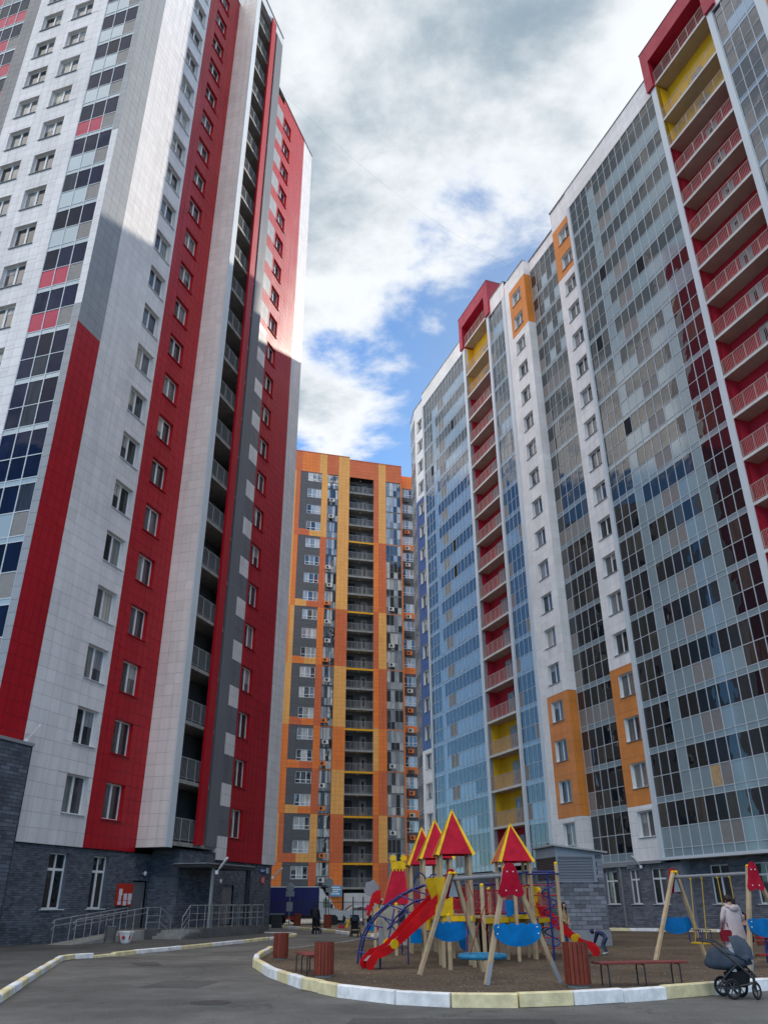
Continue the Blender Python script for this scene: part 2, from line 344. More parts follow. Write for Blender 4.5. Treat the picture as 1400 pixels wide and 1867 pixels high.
class Building:
    def __init__(s, name, label, o, heading):
        s.root = thing(name, label, 'building', (o[0], o[1], 0), math.pi / 2 - heading)
        s.W = Matrix.Translation((o[0], o[1], 0)) @ Matrix.Rotation(math.pi / 2 - heading, 4, 'Z')
        s.wall = MB(); s.pieces = {}
    def piece(s, name, f, s0, s1, z0, z1, d, th, m, tilt=0.0):
        s.pieces.setdefault(name, []).append((f, s0, s1, z0, z1, d, th, m, rng.gauss(0, tilt) if tilt else 0.0, rng.gauss(0, tilt) if tilt else 0.0))
    def tiles(s, f, s0, s1, z0, z1, m, tw=0.6, th=0.6, holes=(), d=0.0, gap=0.014, name='facade_tile', back='backing', zoff=0.0):
        n = max(1, round((s1 - s0) / tw)); w_ = (s1 - s0) / n
        k0 = math.floor((z0 - zoff) / th)
        hs = [h for h in holes if h[0] < s1 and h[1] > s0 and h[2] < z1 and h[3] > z0]
        k = k0
        while zoff + k * th < z1 - 0.01:
            a, b = max(z0, zoff + k * th), min(z1, zoff + (k + 1) * th); k += 1
            if b - a < 0.03: continue
            near = [h for h in hs if h[2] < b and h[3] > a]
            for i in range(n):
                r = (s0 + i * w_, s0 + (i + 1) * w_, a, b)
                for q in (subtract(r, near) if near else [r]):
                    if q[1] - q[0] < 0.05 or q[3] - q[2] < 0.05: continue
                    s.piece(name, f, q[0] + gap / 2, q[1] - gap / 2, q[2] + gap / 2, q[3] - gap / 2, d, 0.02, m(q) if callable(m) else m, 0.0016)
        for q in subtract((s0, s1, z0, z1), hs):
            s.wall.quad(f.P(q[0], d - 0.02, q[2]), f.P(q[1], d - 0.02, q[2]), f.P(q[1], d - 0.02, q[3]), f.P(q[0], d - 0.02, q[3]), back)
    def corebox(s, f, s0, s1, z0, z1, d0, d1, m='core'):
        vs = [f.P(s0, d0, z0), f.P(s1, d0, z0), f.P(s1, d1, z0), f.P(s0, d1, z0), f.P(s0, d0, z1), f.P(s1, d0, z1), f.P(s1, d1, z1), f.P(s0, d1, z1)]
        s.wall.add(vs, [(0, 3, 2, 1), (4, 5, 6, 7), (0, 1, 5, 4), (1, 2, 6, 5), (2, 3, 7, 6), (3, 0, 4, 7)], m)
    def box(s, name, f, s0, s1, z0, z1, d0, d1, m, label=None, parent=None):
        o = obj(name, boxmesh(s1 - s0, d1 - d0, z1 - z0, m), parent or s.root, f.P((s0 + s1) / 2, (d0 + d1) / 2, (z0 + z1) / 2), f.th)
        if label: o['label'] = label
        return o
    def mbpart(s, name, f, mb, a, d, z, kind=None):
        o = part(name, mb, s.root, f.P(a, d, z), f.th, kind=kind); return o
    def finish(s, limit=300):
        for name, L in s.pieces.items():
            sc = []
            for i, p in enumerate(L):
                f, s0, s1, z0, z1, d = p[:6]
                wpt = s.W @ Vector(f.P((s0 + s1) / 2, d, (z0 + z1) / 2)); q = to_px(wpt)
                v = 0.0
                if q and -10 < q[0] < 1410 and -10 < q[1] < 1877: v = (s1 - s0) * (z1 - z0) / q[2] ** 2
                sc.append(v)
            order = sorted(range(len(L)), key=lambda i: -sc[i])
            single = set(i for i in order[:limit] if sc[i] > 0)
            jm = MB()
            for i, (f, s0, s1, z0, z1, d, th, m, tx, tz) in enumerate(L):
                w_, h_ = s1 - s0, z1 - z0
                if i in single:
                    o = obj(name, boxmesh(w_, th, h_, m), s.root, f.P((s0 + s1) / 2, d - th / 2, (z0 + z1) / 2))
                    o.rotation_euler = (Matrix.Rotation(f.th + tz, 3, 'Z') @ Matrix.Rotation(tx, 3, 'X')).to_euler()
                else:
                    dx = tx * h_ / 2; dz = tz * w_ / 2
                    F_ = [f.P(s0, d - dx - dz, z0), f.P(s1, d - dx + dz, z0), f.P(s1, d + dx + dz, z1), f.P(s0, d + dx - dz, z1)]
                    B_ = [f.P(s0, d - th, z0), f.P(s1, d - th, z0), f.P(s1, d - th, z1), f.P(s0, d - th, z1)]
                    jm.add(F_ + B_, [(0, 1, 2, 3), (0, 4, 5, 1), (1, 5, 6, 2), (2, 6, 7, 3), (3, 7, 4, 0)], m)
            if jm.v:
                o = obj(name + '_field', jm.mesh(name, fix=False), s.root); o['kind'] = 'stuff'
        o = obj('wall', s.wall.mesh('wall', fix=False), s.root)

def window(B, f, s0, s1, z0, z1, reveal, depth=0.27, style='two', gl='glass_room', sill='metal_grey', d=0.0, sillw=0.05):
    """opening with reveal, frame, panes and sill; returns the hole"""
    w_, h_ = s1 - s0, z1 - z0; key = (round(w_, 2), round(h_, 2), style, depth)
    def fr():
        b = MB(); t = 0.065; y0, y1 = depth - 0.08, depth - 0.01
        b.box(-w_/2, w_/2, y0, y1, 0, t, 'upvc'); b.box(-w_/2, w_/2, y0, y1, h_ - t, h_, 'upvc')
        b.box(-w_/2, -w_/2 + t, y0, y1, t, h_ - t, 'upvc'); b.box(w_/2 - t, w_/2, y0, y1, t, h_ - t, 'upvc')
        if style == 'tall':
            zt = h_ * 0.70; b.box(-w_/2 + t, w_/2 - t, y0, y1, zt - .05, zt + .05, 'upvc')
            b.box(-.055, .055, y0 - .004, y1, t, zt - .05, 'upvc'); b.box(-.035, .035, y0, y1, zt + .05, h_ - t, 'upvc')
        elif style == 'three':
            zt = h_ * 0.30
            b.box(-w_/2 + t, w_/2 - t, y0, y1, zt - .035, zt + .035, 'upvc')
            for x in (-w_/6 - .02, w_/6 + .02): b.box(x - .045, x + .045, y0 - .004, y1, t, h_ - t, 'upvc')
        elif style == 'one': pass
        else: b.box(-.06, .06, y0 - .004, y1, t, h_ - t, 'upvc')
        return b.mesh('window')
    o = obj('window', cached(('wf',) + key, fr), B.root, f.P((s0 + s1) / 2, d, z0), f.th)
    def rv():
        b = MB(); x0, x1 = -w_/2, w_/2; D_ = depth
        b.quad((x0, 0, 0), (x0, D_, 0), (x0, D_, h_), (x0, 0, h_), reveal); b.quad((x1, D_, 0), (x1, 0, 0), (x1, 0, h_), (x1, D_, h_), reveal)
        b.quad((x0, D_, h_), (x1, D_, h_), (x1, 0, h_), (x0, 0, h_), reveal); b.quad((x0, 0, 0), (x1, 0, 0), (x1, D_, 0), (x0, D_, 0), reveal)
        return b.mesh('reveal', fix=False)
    obj('reveal', cached(('rv', reveal) + key, rv), o)
    if style == 'three': xs = [(-w_/2 + .05, -w_/6 - .06), (-w_/6 + .02, w_/6 - .02), (w_/6 + .06, w_/2 - .05)]
    elif style == 'one': xs = [(-w_/2 + .05, w_/2 - .05)]
    else: xs = [(-w_/2 + .05, -.03), (.03, w_/2 - .05)]
    for a, b_ in xs:
        obj('pane', boxmesh(b_ - a, 0.01, h_ - .1, gl), o, ((a + b_) / 2, depth - 0.035, h_ / 2), rot=(rng.gauss(0, .003), 0, rng.gauss(0, .004)))
    if rng.random() < .42 and style in ('two', 'three'):
        a, b_ = rng.choice(xs); fr_ = rng.choice((.3, .45, .6, .98)); hh = (h_ - .13) * fr_
        obj('blind', boxmesh(round(b_ - a - .03, 2), 0.006, round(hh, 2), 'glass_blind'), o, ((a + b_) / 2, depth - 0.046, h_ - .065 - hh / 2))
    if sill:
        obj('sill', boxmesh(w_ + 2 * sillw, 0.12, 0.03, sill), o, (0, -0.015, -0.018))
    return (s0, s1, z0, z1)
def railing(w_, h_, m, pitch=0.12, bar=0.016, bottom=0.1, post=0.9, mid=False):
    def mk():
        b = MB(); hw = w_ / 2
        b.box(-hw, hw, -.02, .02, h_ - .04, h_, m); b.box(-hw, hw, -.012, .012, bottom, bottom + .03, m)
        if mid: b.box(-hw, hw, -.012, .012, h_ - .2, h_ - .175, m)
        n = max(2, round(w_ / pitch))
        for i in range(n + 1):
            x = -hw + .02 + (w_ - .04) * i / n; b.box(x - bar / 2, x + bar / 2, -bar / 2, bar / 2, bottom + .03, h_ - .04, m, skip=('b', 't'))
        n = max(1, round(w_ / post))
        for i in range(n + 1):
            x = -hw + .025 + (w_ - .05) * i / n; b.box(x - .02, x + .02, -.0205, .0205, 0, h_ - .04, m, skip=('b', 't'))
        return b.mesh('railing')
    return cached(('rail', round(w_, 2), h_, m, pitch), mk)
def bricks(B, f, s0, s1, z0, z1, m, mortar, bl=0.26, bh=0.09, gap=0.014, holes=(), d=0.0):
    """running-bond courses as one joined part"""
    jm = MB(); k = 0; z = z0
    while z < z1 - 0.02:
        zt = min(z + bh, z1); near = [h for h in holes if h[2] < zt and h[3] > z]
        a = s0 - (bl / 2 if k % 2 else 0)
        while a < s1 - 0.01:
            lo, hi = max(a, s0), min(a + bl, s1); a += bl
            if hi - lo < 0.04: continue
            for q in (subtract((lo, hi, z, zt), near) if near else [(lo, hi, z, zt)]):
                if q[1] - q[0] < .03: continue
                a0, a1, b0, b1 = q[0] + gap/2, q[1] - gap/2, q[2] + gap/2, q[3] - gap/2; dd = d + rng.uniform(-.002, .004)
                F_ = [f.P(a0, dd, b0), f.P(a1, dd, b0), f.P(a1, dd, b1), f.P(a0, dd, b1)]
                K_ = [f.P(a0, d - .02, b0), f.P(a1, d - .02, b0), f.P(a1, d - .02, b1), f.P(a0, d - .02, b1)]
                jm.add(F_ + K_, [(0, 1, 2, 3), (0, 4, 5, 1), (1, 5, 6, 2), (2, 6, 7, 3), (3, 7, 4, 0)], m)
        z += bh; k += 1
    for q in subtract((s0, s1, z0, z1), holes):
        B.wall.quad(f.P(q[0], d - .012, q[2]), f.P(q[1], d - .012, q[2]), f.P(q[1], d - .012, q[3]), f.P(q[0], d - .012, q[3]), mortar)
    o = obj('brick_courses', jm.mesh('brick_courses', fix=False), B.root); o['kind'] = 'stuff'
    return o
def curtain(B, f, s0, s1, nc, rows, kind, frame='alu', d=0.0, mull=0.05, tilt=0.0025, ends=True):
    """glazed wall: rows = [(z0, z1, rowtype, floor)], kind(col, rowtype, floor) -> (part name, material) or None for an opened sash"""
    cw = (s1 - s0) / nc
    for (z0, z1, rt, k) in rows:
        for c in range(nc):
            r = kind(c, rt, k)
            if r is None: continue
            nm, m = r
            B.piece(nm, f, s0 + c * cw + mull / 2 - .004, s0 + (c + 1) * cw - mull / 2 + .004, z0 + .016, z1 - .016, d - .02, .012, m, tilt if nm == 'pane' else tilt * .5)
    zb, zt = rows[0][0], rows[-1][1]
    for c in range(0 if ends else 1, nc + 1 if ends else nc):
        B.box('mullion', f, s0 + c * cw - mull / 2, s0 + c * cw + mull / 2, zb, zt, d - .1, d + .012, frame)
    zs = sorted(set([r[0] for r in rows] + [zt]))
    for z in zs: B.box('transom', f, s0, s1, z - .022, z + .022, d - .1, d + .006, frame)
    B.wall.quad(f.P(s0, d - .35, zb), f.P(s1, d - .35, zb), f.P(s1, d - .35, zt), f.P(s0, d - .35, zt), 'core')
mat('panel_blue', (0.055, 0.095, 0.27), 0.42, 0.5, 0.05, 0.1, 0.3, streak=True)
mat('pane_brown', (0.20, 0.165, 0.16), 0.2, 0.5, 0.06, 0.1, 0.4, ior=1.6)
def loggia(B, f, s0, s1, z, zc, depth, wallm, slabm='slab_white', soffit='slab_soffit', rail='metal_dark', rail_h=1.1, doors=((0.5, 0.9, 2.05, 'door_grey'),), slab_t=0.2, d=0.0, edge=None, lamp=False):
    """one open loggia: slab, coloured recess, doors and railing"""
    w_ = s1 - s0
    def sl():
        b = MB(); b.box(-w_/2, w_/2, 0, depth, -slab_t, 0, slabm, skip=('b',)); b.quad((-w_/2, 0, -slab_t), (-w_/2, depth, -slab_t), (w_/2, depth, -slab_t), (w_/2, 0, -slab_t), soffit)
        return b.mesh('slab')
    obj('slab', cached(('slab', round(w_, 2), depth, slabm, soffit, slab_t), sl), B.root, f.P((s0 + s1) / 2, d, z), f.th)
    h_ = zc - slab_t - z
    def rc():
        b = MB(); x0, x1 = -w_/2, w_/2
        b.quad((x0, depth, 0), (x1, depth, 0), (x1, depth, h_), (x0, depth, h_), wallm)
        b.quad((x0, 0, 0), (x0, depth, 0), (x0, depth, h_), (x0, 0, h_), wallm); b.quad((x1, depth, 0), (x1, 0, 0), (x1, 0, h_), (x1, depth, h_), wallm)
        return b.mesh('recess', fix=False)
    obj('recess_wall', cached(('rec', round(w_, 2), round(h_, 2), depth, wallm), rc), B.root, f.P((s0 + s1) / 2, d, z), f.th)
    for (pos, dw, dh, dm) in doors:
        x = s0 + pos * w_
        def dr():
            b = MB(); b.box(-dw/2, dw/2, -.03, .03, 0, dh, dm); b.box(-dw/2 - .06, -dw/2, -.04, .03, 0, dh + .06, dm); b.box(dw/2, dw/2 + .06, -.04, .03, 0, dh + .06, dm); b.box(-dw/2, dw/2, -.04, .03, dh, dh + .06, dm)
            return b.mesh('door')
        dd = obj('door', cached(('door', dw, dh, dm), dr), B.root, f.P(x, d - depth + .035, z + .01), f.th)
        obj('door_pane', boxmesh(dw * .34, .02, dh * .55, 'glass_dark'), dd, (0, -.035, dh * .58))
    obj('railing', railing(w_ - .02, rail_h, rail), B.root, f.P((s0 + s1) / 2, d - .06, z + .002), f.th)
    if lamp:
        def lm():
            b = MB(); b.lathe([(.01, -.10), (.09, -.08), (.11, -.03), (.09, 0)], 'upvc', n=10); return b.mesh('ceiling_lamp')
        obj('ceiling_lamp', cached('clamp', lm), B.root, f.P((s0 + s1) / 2, d - depth * .6, zc - slab_t - .002))

# ------------------------------------------------------------------ red and white tower on the left
LB = Building('apartment_tower', 'tall white and red panelled apartment tower with dark brick base beside the road', (-14.9998, 35.2108), R_(17.572))
lf = Face(LB, 0, 0, 0); le = Face(LB, -2.8, 0, -math.pi / 2); lt = Face(LB, 8.25, 0, -math.pi / 2); lb = Face(LB, 0, -1.72, 0)
FH = 3.03; LTOP = 72.75; LZ = 3.88; NFL = 22
holes = []; eh = []
for k in range(NFL):
    z = 5.22 + FH * k
    holes.append(window(LB, lf, 2.22, 3.82, z, z + 1.68, 'panel_white', depth=.3, sill='panel_pale'))
    holes.append(window(LB, lf, 5.16, 6.72, z, z + 1.66, 'panel_red_bright', depth=.3, sill='panel_red'))
    holes.append(window(LB, lf, 18.1, 19.65, z, z + 1.68, 'panel_red_bright', depth=.3, sill='panel_red'))
    up = z > 42.5
    holes.append(window(LB, lf, 15.2, 16.42, z, z + 1.7, 'panel_red_bright' if up else 'panel_pale', depth=.3, style='one', gl='glass_blue', sill=None))
    if k >= 6:
        eh.append(window(LB, le, -6.0, -4.42, z, z + 1.68, 'panel_white', depth=.3))
        eh.append(window(LB, le, -8.6, -6.98, z, z + 1.68, 'panel_white', depth=.3))
LB.tiles(lf, -2.8, -0.9, LZ, 28.8, 'panel_red', .475, .6, zoff=LZ)
LB.tiles(lf, -2.8, -0.9, 28.8, LTOP, 'panel_midgrey', .63, .6, zoff=LZ)
LB.tiles(lf, -0.9, 4.1, LZ, LTOP, 'panel_white', .625, .6, holes, zoff=LZ, back='backing_white')
LB.tiles(lf, 4.1, 8.25, LZ, LTOP, 'panel_red', .52, .6, holes, zoff=LZ)
LB.tiles(lt, 0, 1.72, 4.1, 74.9, 'panel_white_warm', .573, .6, zoff=LZ, back='backing_white')
LB.tiles(lb, 8.25, 8.85, 4.1, 74.9, 'panel_pale', .6, 3.03, zoff=4.1, back='backing_white')
def chk(q):
    zc = (q[2] + q[3]) / 2; k = int((zc - 5.22) // FH); inb = zc - (5.22 + k * FH) < 1.7 and zc > 5.22
    if zc > 44: return 'panel_midgrey' if inb and q[0] > 16.4 else 'panel_red'
    return 'panel_grey' if inb and q[0] > 16.4 else 'panel_white'
for k in range(-1, NFL):
    z0 = 5.22 + FH * k; zt = min(z0 + FH, LTOP)
    if k >= 0: LB.tiles(lf, 13.4, 17.85, z0, z0 + 1.7, chk, .74, .85, holes, zoff=z0)
    LB.tiles(lf, 13.4, 17.85, max(LZ, z0 + 1.7), zt, chk, .74, .67, holes, zoff=max(LZ, z0 + 1.7))
LB.tiles(lf, 17.85, 22.8, LZ, LTOP, 'panel_red', .55, .6, holes, zoff=LZ)
LB.tiles(lf, 22.8, 24.85, LZ, LTOP, 'panel_white', .68, .6, zoff=LZ, back='backing_white')
# end wall with glazed strips
LB.tiles(le, -0.45, 0, LZ, 30, 'panel_midgrey', .45, .6, zoff=LZ)
LB.tiles(le, -0.45, 0, 30, 43.4, 'panel_white', .45, .6, zoff=LZ, back='backing_white')
LB.tiles(le, -0.45, 0, 43.4, LTOP, 'panel_midgrey', .45, .6, zoff=LZ)
LB.tiles(le, -9.4, -3.2, LZ, LTOP, 'panel_white', .62, .6, eh, zoff=LZ, back='backing_white')
LB.tiles(le, -10.5, -9.4, LZ, LTOP, 'panel_grey', .55, .6, zoff=LZ)
rowsE = []
for k in range(NFL + 1):
    b = 4.2 + FH * k
    if b + FH > LTOP: break
    rowsE += [(b, b + .3, 'b', k), (b + .3, b + 1.55, 's', k), (b + 1.55, b + FH, 'v', k)]
red_k = (8, 9, 13, 21); clear_k = (5, 6, 7)
def kindE(c, rt, k):
    if rt == 'v': return ('pane', 'glass_navy_sky')
    if rt == 'b': return ('band_panel', 'spandrel_light')
    if k in clear_k: return ('pane', 'glass_navy_sky')
    if c == 2: return ('spandrel_panel', 'taupe')
    return ('spandrel_panel', 'spandrel_pink' if k in red_k else 'spandrel_light')
curtain(LB, le, -3.2, -0.45, 3, rowsE, kindE, 'alu_white', d=-.03)
def kindE2(c, rt, k):
    if rt == 'v': return ('pane', 'glass_navy_sky')
    if rt == 'b': return ('band_panel', 'spandrel_light')
    return ('spandrel_panel', 'spandrel_pink' if (k * 5 + c // 2) % 3 else 'taupe')
curtain(LB, le, -15.0, -10.5, 5, rowsE, kindE2, 'alu_white', d=-.03)
LB.tiles(le, -20, -15, LZ, LTOP, 'panel_white', .625, .6, zoff=LZ)
# projecting block with open loggias
for k in range(23):
    z = 4.42 + FH * k
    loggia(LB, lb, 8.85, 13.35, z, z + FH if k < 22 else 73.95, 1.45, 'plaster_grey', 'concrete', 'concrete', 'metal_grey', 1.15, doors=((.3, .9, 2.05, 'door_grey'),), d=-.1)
LB.box('loggia_fascia', lb, 8.85, 13.4, 73.75, 74.9, -.4, -.004, 'panel_pale')
LB.box('red_fin', lb, 10.98, 11.72, 4.35, 74.3, -.05, .12, 'panel_red', 'slim full-height red vertical fin')
LB.box('grey_column', lb, 12.2, 13.4, 4.35, 73.75, -.35, 0, 'panel_grey', 'plain grey full-height column')
LB.box('corner_trim', lb, 8.2, 8.28, 4.1, 74.9, -.06, .02, 'panel_pale')
LB.box('parapet_cap', lf, -2.86, 8.25, LTOP, LTOP + .08, -.4, .06, 'metal_grey')
LB.box('parapet_cap', lf, 13.4, 24.9, LTOP, LTOP + .08, -.4, .06, 'metal_grey')
LB.box('parapet_cap', lb, 8.19, 13.46, 74.9, 74.98, -2, .06, 'metal_grey')
LB.box('parapet_cap', le, -20, 0, LTOP, LTOP + .08, -.4, .06, 'metal_grey')
LB.corebox(lf, -2.3, 24.8, 0, LTOP - .05, -.45, -19.5)
LB.wall.quad(lf.P(24.85, 0, 3.88), lf.P(24.85, -20, 3.88), lf.P(24.85, -20, LTOP), lf.P(24.85, 0, LTOP), 'panel_white')
LB.wall.quad(lf.P(13.4, 0, 4.1), lf.P(13.4, 1.72, 4.1), lf.P(13.4, 1.72, 74.9), lf.P(13.4, 0, 74.9), 'panel_white')
LB.wall.quad(lf.P(8.25, 0, LTOP - .02), lf.P(8.25, -6, LTOP), lf.P(8.25, -6, 74.9), lf.P(8.25, 0, 74.9), 'panel_white')
LB.wall.quad(lf.P(8.25, 1.72, 4.1), lf.P(13.4, 1.72, 4.1), lf.P(13.4, -.2, 4.1), lf.P(8.25, -.2, 4.1), 'metal_dark')
LB.wall.quad(lf.P(-2.8, 0.0, 3.87), lf.P(24.85, 0.0, 3.87), lf.P(24.85, -.2, 3.87), lf.P(-2.8, -.2, 3.87), 'metal_dark')
# brick ground floor
gh = [window(LB, lf, 2.1, 3.4, 1.38, 3.6, 'brick_blue', .25, 'tall', 'glass_dark', 'upvc', d=-.1, sillw=.12), window(LB, lf, 5.2, 6.36, 1.38, 3.6, 'brick_blue', .25, 'tall', 'glass_dark', 'upvc', d=-.1, sillw=.12)]
bricks(LB, lf, -2.8, 9.95, 0, 3.86, 'brick_blue', 'mortar', holes=gh + [(8.55, 9.8, 0, 2.62)], d=-.1)
lt2 = Face(LB, 9.95, .1, -math.pi / 2); bricks(LB, lt2, 0, 1.7, 0, 4.1, 'brick_blue', 'mortar')
lb2 = Face(LB, 0, -1.6, 0); bricks(LB, lb2, 9.95, 13.6, 0, 4.1, 'brick_blue', 'mortar')
lt3 = Face(LB, 13.6, .1, math.pi / 2)
LB.wall.quad(lf.P(13.6, 1.6, 0), lf.P(13.6, -.1, 0), lf.P(13.6, -.1, 4.1), lf.P(13.6, 1.6, 4.1), 'brick_blue')
bricks(LB, lf, 13.6, 24.6, 0, 3.86, 'brick_blue', 'mortar', holes=[(14.9, 16.3, 0, 2.56), (17.9, 19.3, 0, 2.56)], d=-.1)
LB.wall.quad(lf.P(24.6, -.1, 0), lf.P(24.6, -19, 0), lf.P(24.6, -19, 3.87), lf.P(24.6, -.1, 3.87), 'brick_blue')
for (a, b, m) in ((8.55, 9.8, 'door_grey'), (14.9, 16.3, 'door_taupe'), (17.9, 19.3, 'door_grey')):
    dd = LB.box('door', lf, a, b, .48, 2.56, -.3, -.2, m)
    def hd():
        bb = MB(); bb.tube([(0, 0, -.12), (0, -.05, -.12), (0, -.05, .12), (0, 0, .12)], .012, 'metal_rail', 6); return bb.mesh('handle')
    obj('handle', cached('handle', hd), dd, ((b - a) * .36, -.05, 0))
    LB.wall.quad(lf.P(a, -.19, 2.62), lf.P(b, -.19, 2.62), lf.P(b, -.1, 2.62), lf.P(a, -.1, 2.62), 'mortar')
# brick annex in front of the end wall
an = Face(LB, 0, -.35, 0)
bricks(LB, an, -16, -0.72, 0, 7.55, 'brick_blue', 'mortar', bl=.5, bh=.15, gap=.02)
LB.corebox(an, -16, -.75, 0, 7.5, -.1, -.42)
LB.box('annex_cap', an, -16.05, -.66, 7.55, 7.68, -.5, .07, 'metal_grey')
LB.box('annex_edge', an, -.72, -.68, 0, 7.55, -.36, .0, 'mortar')
LB.finish()

# ------------------------------------------------------------------ glazed slab block on the right
RB = Building('apartment_block', 'long pale apartment block with blue glass walls, red balconies and orange panels', (14.6254, 60.2052), R_(-20.23))
rf = Face(RB, 0, 0, math.pi)
RT = 59.05
rowsR = [(4.02, 4.5, 'b', 0), (4.5, 5.7, 's', 0), (5.7, 7.15, 'v', 0)]
for k in range(1, 18):
    b = 4.15 + 3.0 * k; rowsR += [(b, b + .36, 'b', k), (b + .36, b + 1.6, 's', k), (b + 1.6, b + 3.0, 'v', k)]
rowsR += [(58.15, RT, 'v', 18)]
rk = random.Random(3)
opened = {(8, 13), (3, 14), (3, 9), (9, 3), (1, 12)}
def kindN(c, rt, k):
    if rt == 'b': return ('band_panel', 'spandrel')
    tp = (6, 7) if k < 12 else (4, 5) if k > 14 else (5, 6)
    if rt == 'v':
        if (c, k) in opened: return ('pane', 'core')
        if k >= 1 and c == 3 and k < 18: return ('spandrel_panel', 'spandrel')
        if c == 10 and 4 <= k <= 11: return ('spandrel_panel', 'spandrel')
        return ('pane', 'glass_dark')
    if k == 1 and c == 6: return ('spandrel_panel', 'timber_board')
    if c in tp: return ('spandrel_panel', 'taupe')
    if c < 3 and k >= 1: return ('pane', 'glass_dark')
    if c >= 11 and 3 <= k <= 11: return ('pane', 'glass_dark')
    return ('spandrel_panel', 'spandrel')
curtain(RB, rf, 7.4, 19.6, 14, rowsR, kindN)
def kindF(c, rt, k):
    if rt == 'b': return ('band_panel', 'spandrel_sky')
    if rt == 'v':
        if (c, k) in ((2, 14), (9, 15), (8, 9), (8, 10)): return ('pane', 'core')
        if c == 3 and k < 17 and k != 6: return ('spandrel_panel', 'spandrel_sky')
        return ('pane', 'glass_blue')
    if c in (5, 6): return ('spandrel_panel', 'taupe')
    if c < 3: return ('pane', 'glass_blue')
    if c > 10 and k < 3: return ('pane', 'glass_blue')
    return ('spandrel_panel', 'spandrel_sky')
curtain(RB, rf, -27.45, -15.4, 14, rowsR, kindF)
by = rf.shift(-.77)
def kindB(c, rt, k):
    if rt == 'b': return ('band_panel', 'spandrel')
    if rt == 's' and k > 0 and (c * 7 + k * 5 + c * k) % 5 == 0: return ('spandrel_panel', 'taupe')
    if k > 12 and rt == 's' and c in (2, 4): return ('spandrel_panel', 'spandrel_light')
    return ('pane', 'glass_dark')
curtain(RB, by, -1.25, 4.3, 6, rowsR, kindB)
def kindG(c, rt, k):
    if rt == 'b': return ('band_panel', 'spandrel_sky')
    if rt == 's' and c == (0 if k % 3 else 3): return ('spandrel_panel', 'taupe')
    if rt == 's' and k % 4 == 1: return ('spandrel_panel', 'spandrel_sky')
    return ('pane', 'glass_blue')
curtain(RB, rf, -8.85, -5.75, 4, rowsR, kindG)
curtain(RB, rf, 26.45, 29.6, 4, rowsR, kindG)
# panelled piers with windows
rh = []
for k in range(18):
    z = 5.28 + 3.0 * k
    for a, b in ((5.2, 6.82), (-3.85, -2.2), (-29.72, -28.1), (31.1, 32.7)):
        rh.append(window(RB, rf, a, b, z, z + 1.58, 'upvc', depth=.3, sill='metal_grey'))
def pier(q):
    zc = (q[2] + q[3]) / 2
    return 'panel_orange' if 7.2 < zc < 16.4 or 52.6 < zc < 58.65 else 'panel_white_lit'
def tiles_split(f, s0, s1, z0, z1, fn, cuts, tw, th, hs, back='backing_white'):
    zs = [z0] + [c for c in cuts if z0 < c < z1] + [z1]
    for a, b in zip(zs, zs[1:]): RB.tiles(f, s0, s1, a, b, fn, tw, th, hs, zoff=a, back=back)
cuts = (7.2, 16.4, 52.6, 58.65)
tiles_split(rf, 4.3, 7.05, 3.9, 59.4, pier, cuts, .69, .76, rh)
tiles_split(rf, -4.4, -1.25, 3.9, 60.4, pier, cuts, .79, .76, rh)
rs = Face(RB, 1.25, 0, -math.pi / 2)
tiles_split(rs, 0, .77, 3.9, 60.4, pier, cuts, .77, .76, ())
tiles_split(rf, 30.3, 33.6, 3.9, 60.4, pier, cuts, .79, .76, rh)
RB.tiles(rf, -5.2, -4.4, 3.9, 60.4, 'panel_white_lit', .8, .76, back='backing_white')
def farcol(q): zc = (q[2] + q[3]) / 2; return 'panel_blue' if 16.3 < zc < 46.5 else 'panel_white_lit'
for a, b in ((3.9, 16.3), (16.3, 46.5), (46.5, 60.4)): RB.tiles(rf, -30.5, -27.75, a, b, farcol, .69, .76, rh, zoff=a, back='backing_white')
for a, b in ((7.05, 7.4), (19.6, 20.1), (25.97, 26.45), (-9.3, -8.85), (-15.4, -14.9), (-27.75, -27.45), (-5.75, -5.2), (29.6, 30.3)):
    RB.box('pilaster', rf, a, b, 3.9, RT if not 19 < a < 27 and not -16 < a < -8.8 else 59.2, -.3, .13, 'panel_pale')
# parapets
for a, b, z0, z1 in ((7.05, 19.9, RT, 61.2), (4.3, 7.05, 59.4, 61.2), (-1.25, 4.3, RT + .05, 60.4), (-9.0, -5.2, RT, 61.0), (-27.75, -15.2, RT, 61.1), (26.4, 30.3, RT, 61.2)):
    f_ = by if a == -1.25 else rf
    RB.tiles(f_, a, b, z0, z1, 'panel_white_lit', .8, .72, zoff=z0, d=.06 if f_ is rf and z0 == RT else 0.0, back='backing_white')
    RB.box('parapet_cap', f_, a, b, z1, z1 + .07, -.4, .12, 'metal_grey')
for a, b in ((-4.4, -1.25), (-30.5, -27.75), (30.3, 33.6)): RB.box('parapet_cap', rf, a - .03, b + .03, 60.4, 60.47, -.4, .07, 'metal_grey')
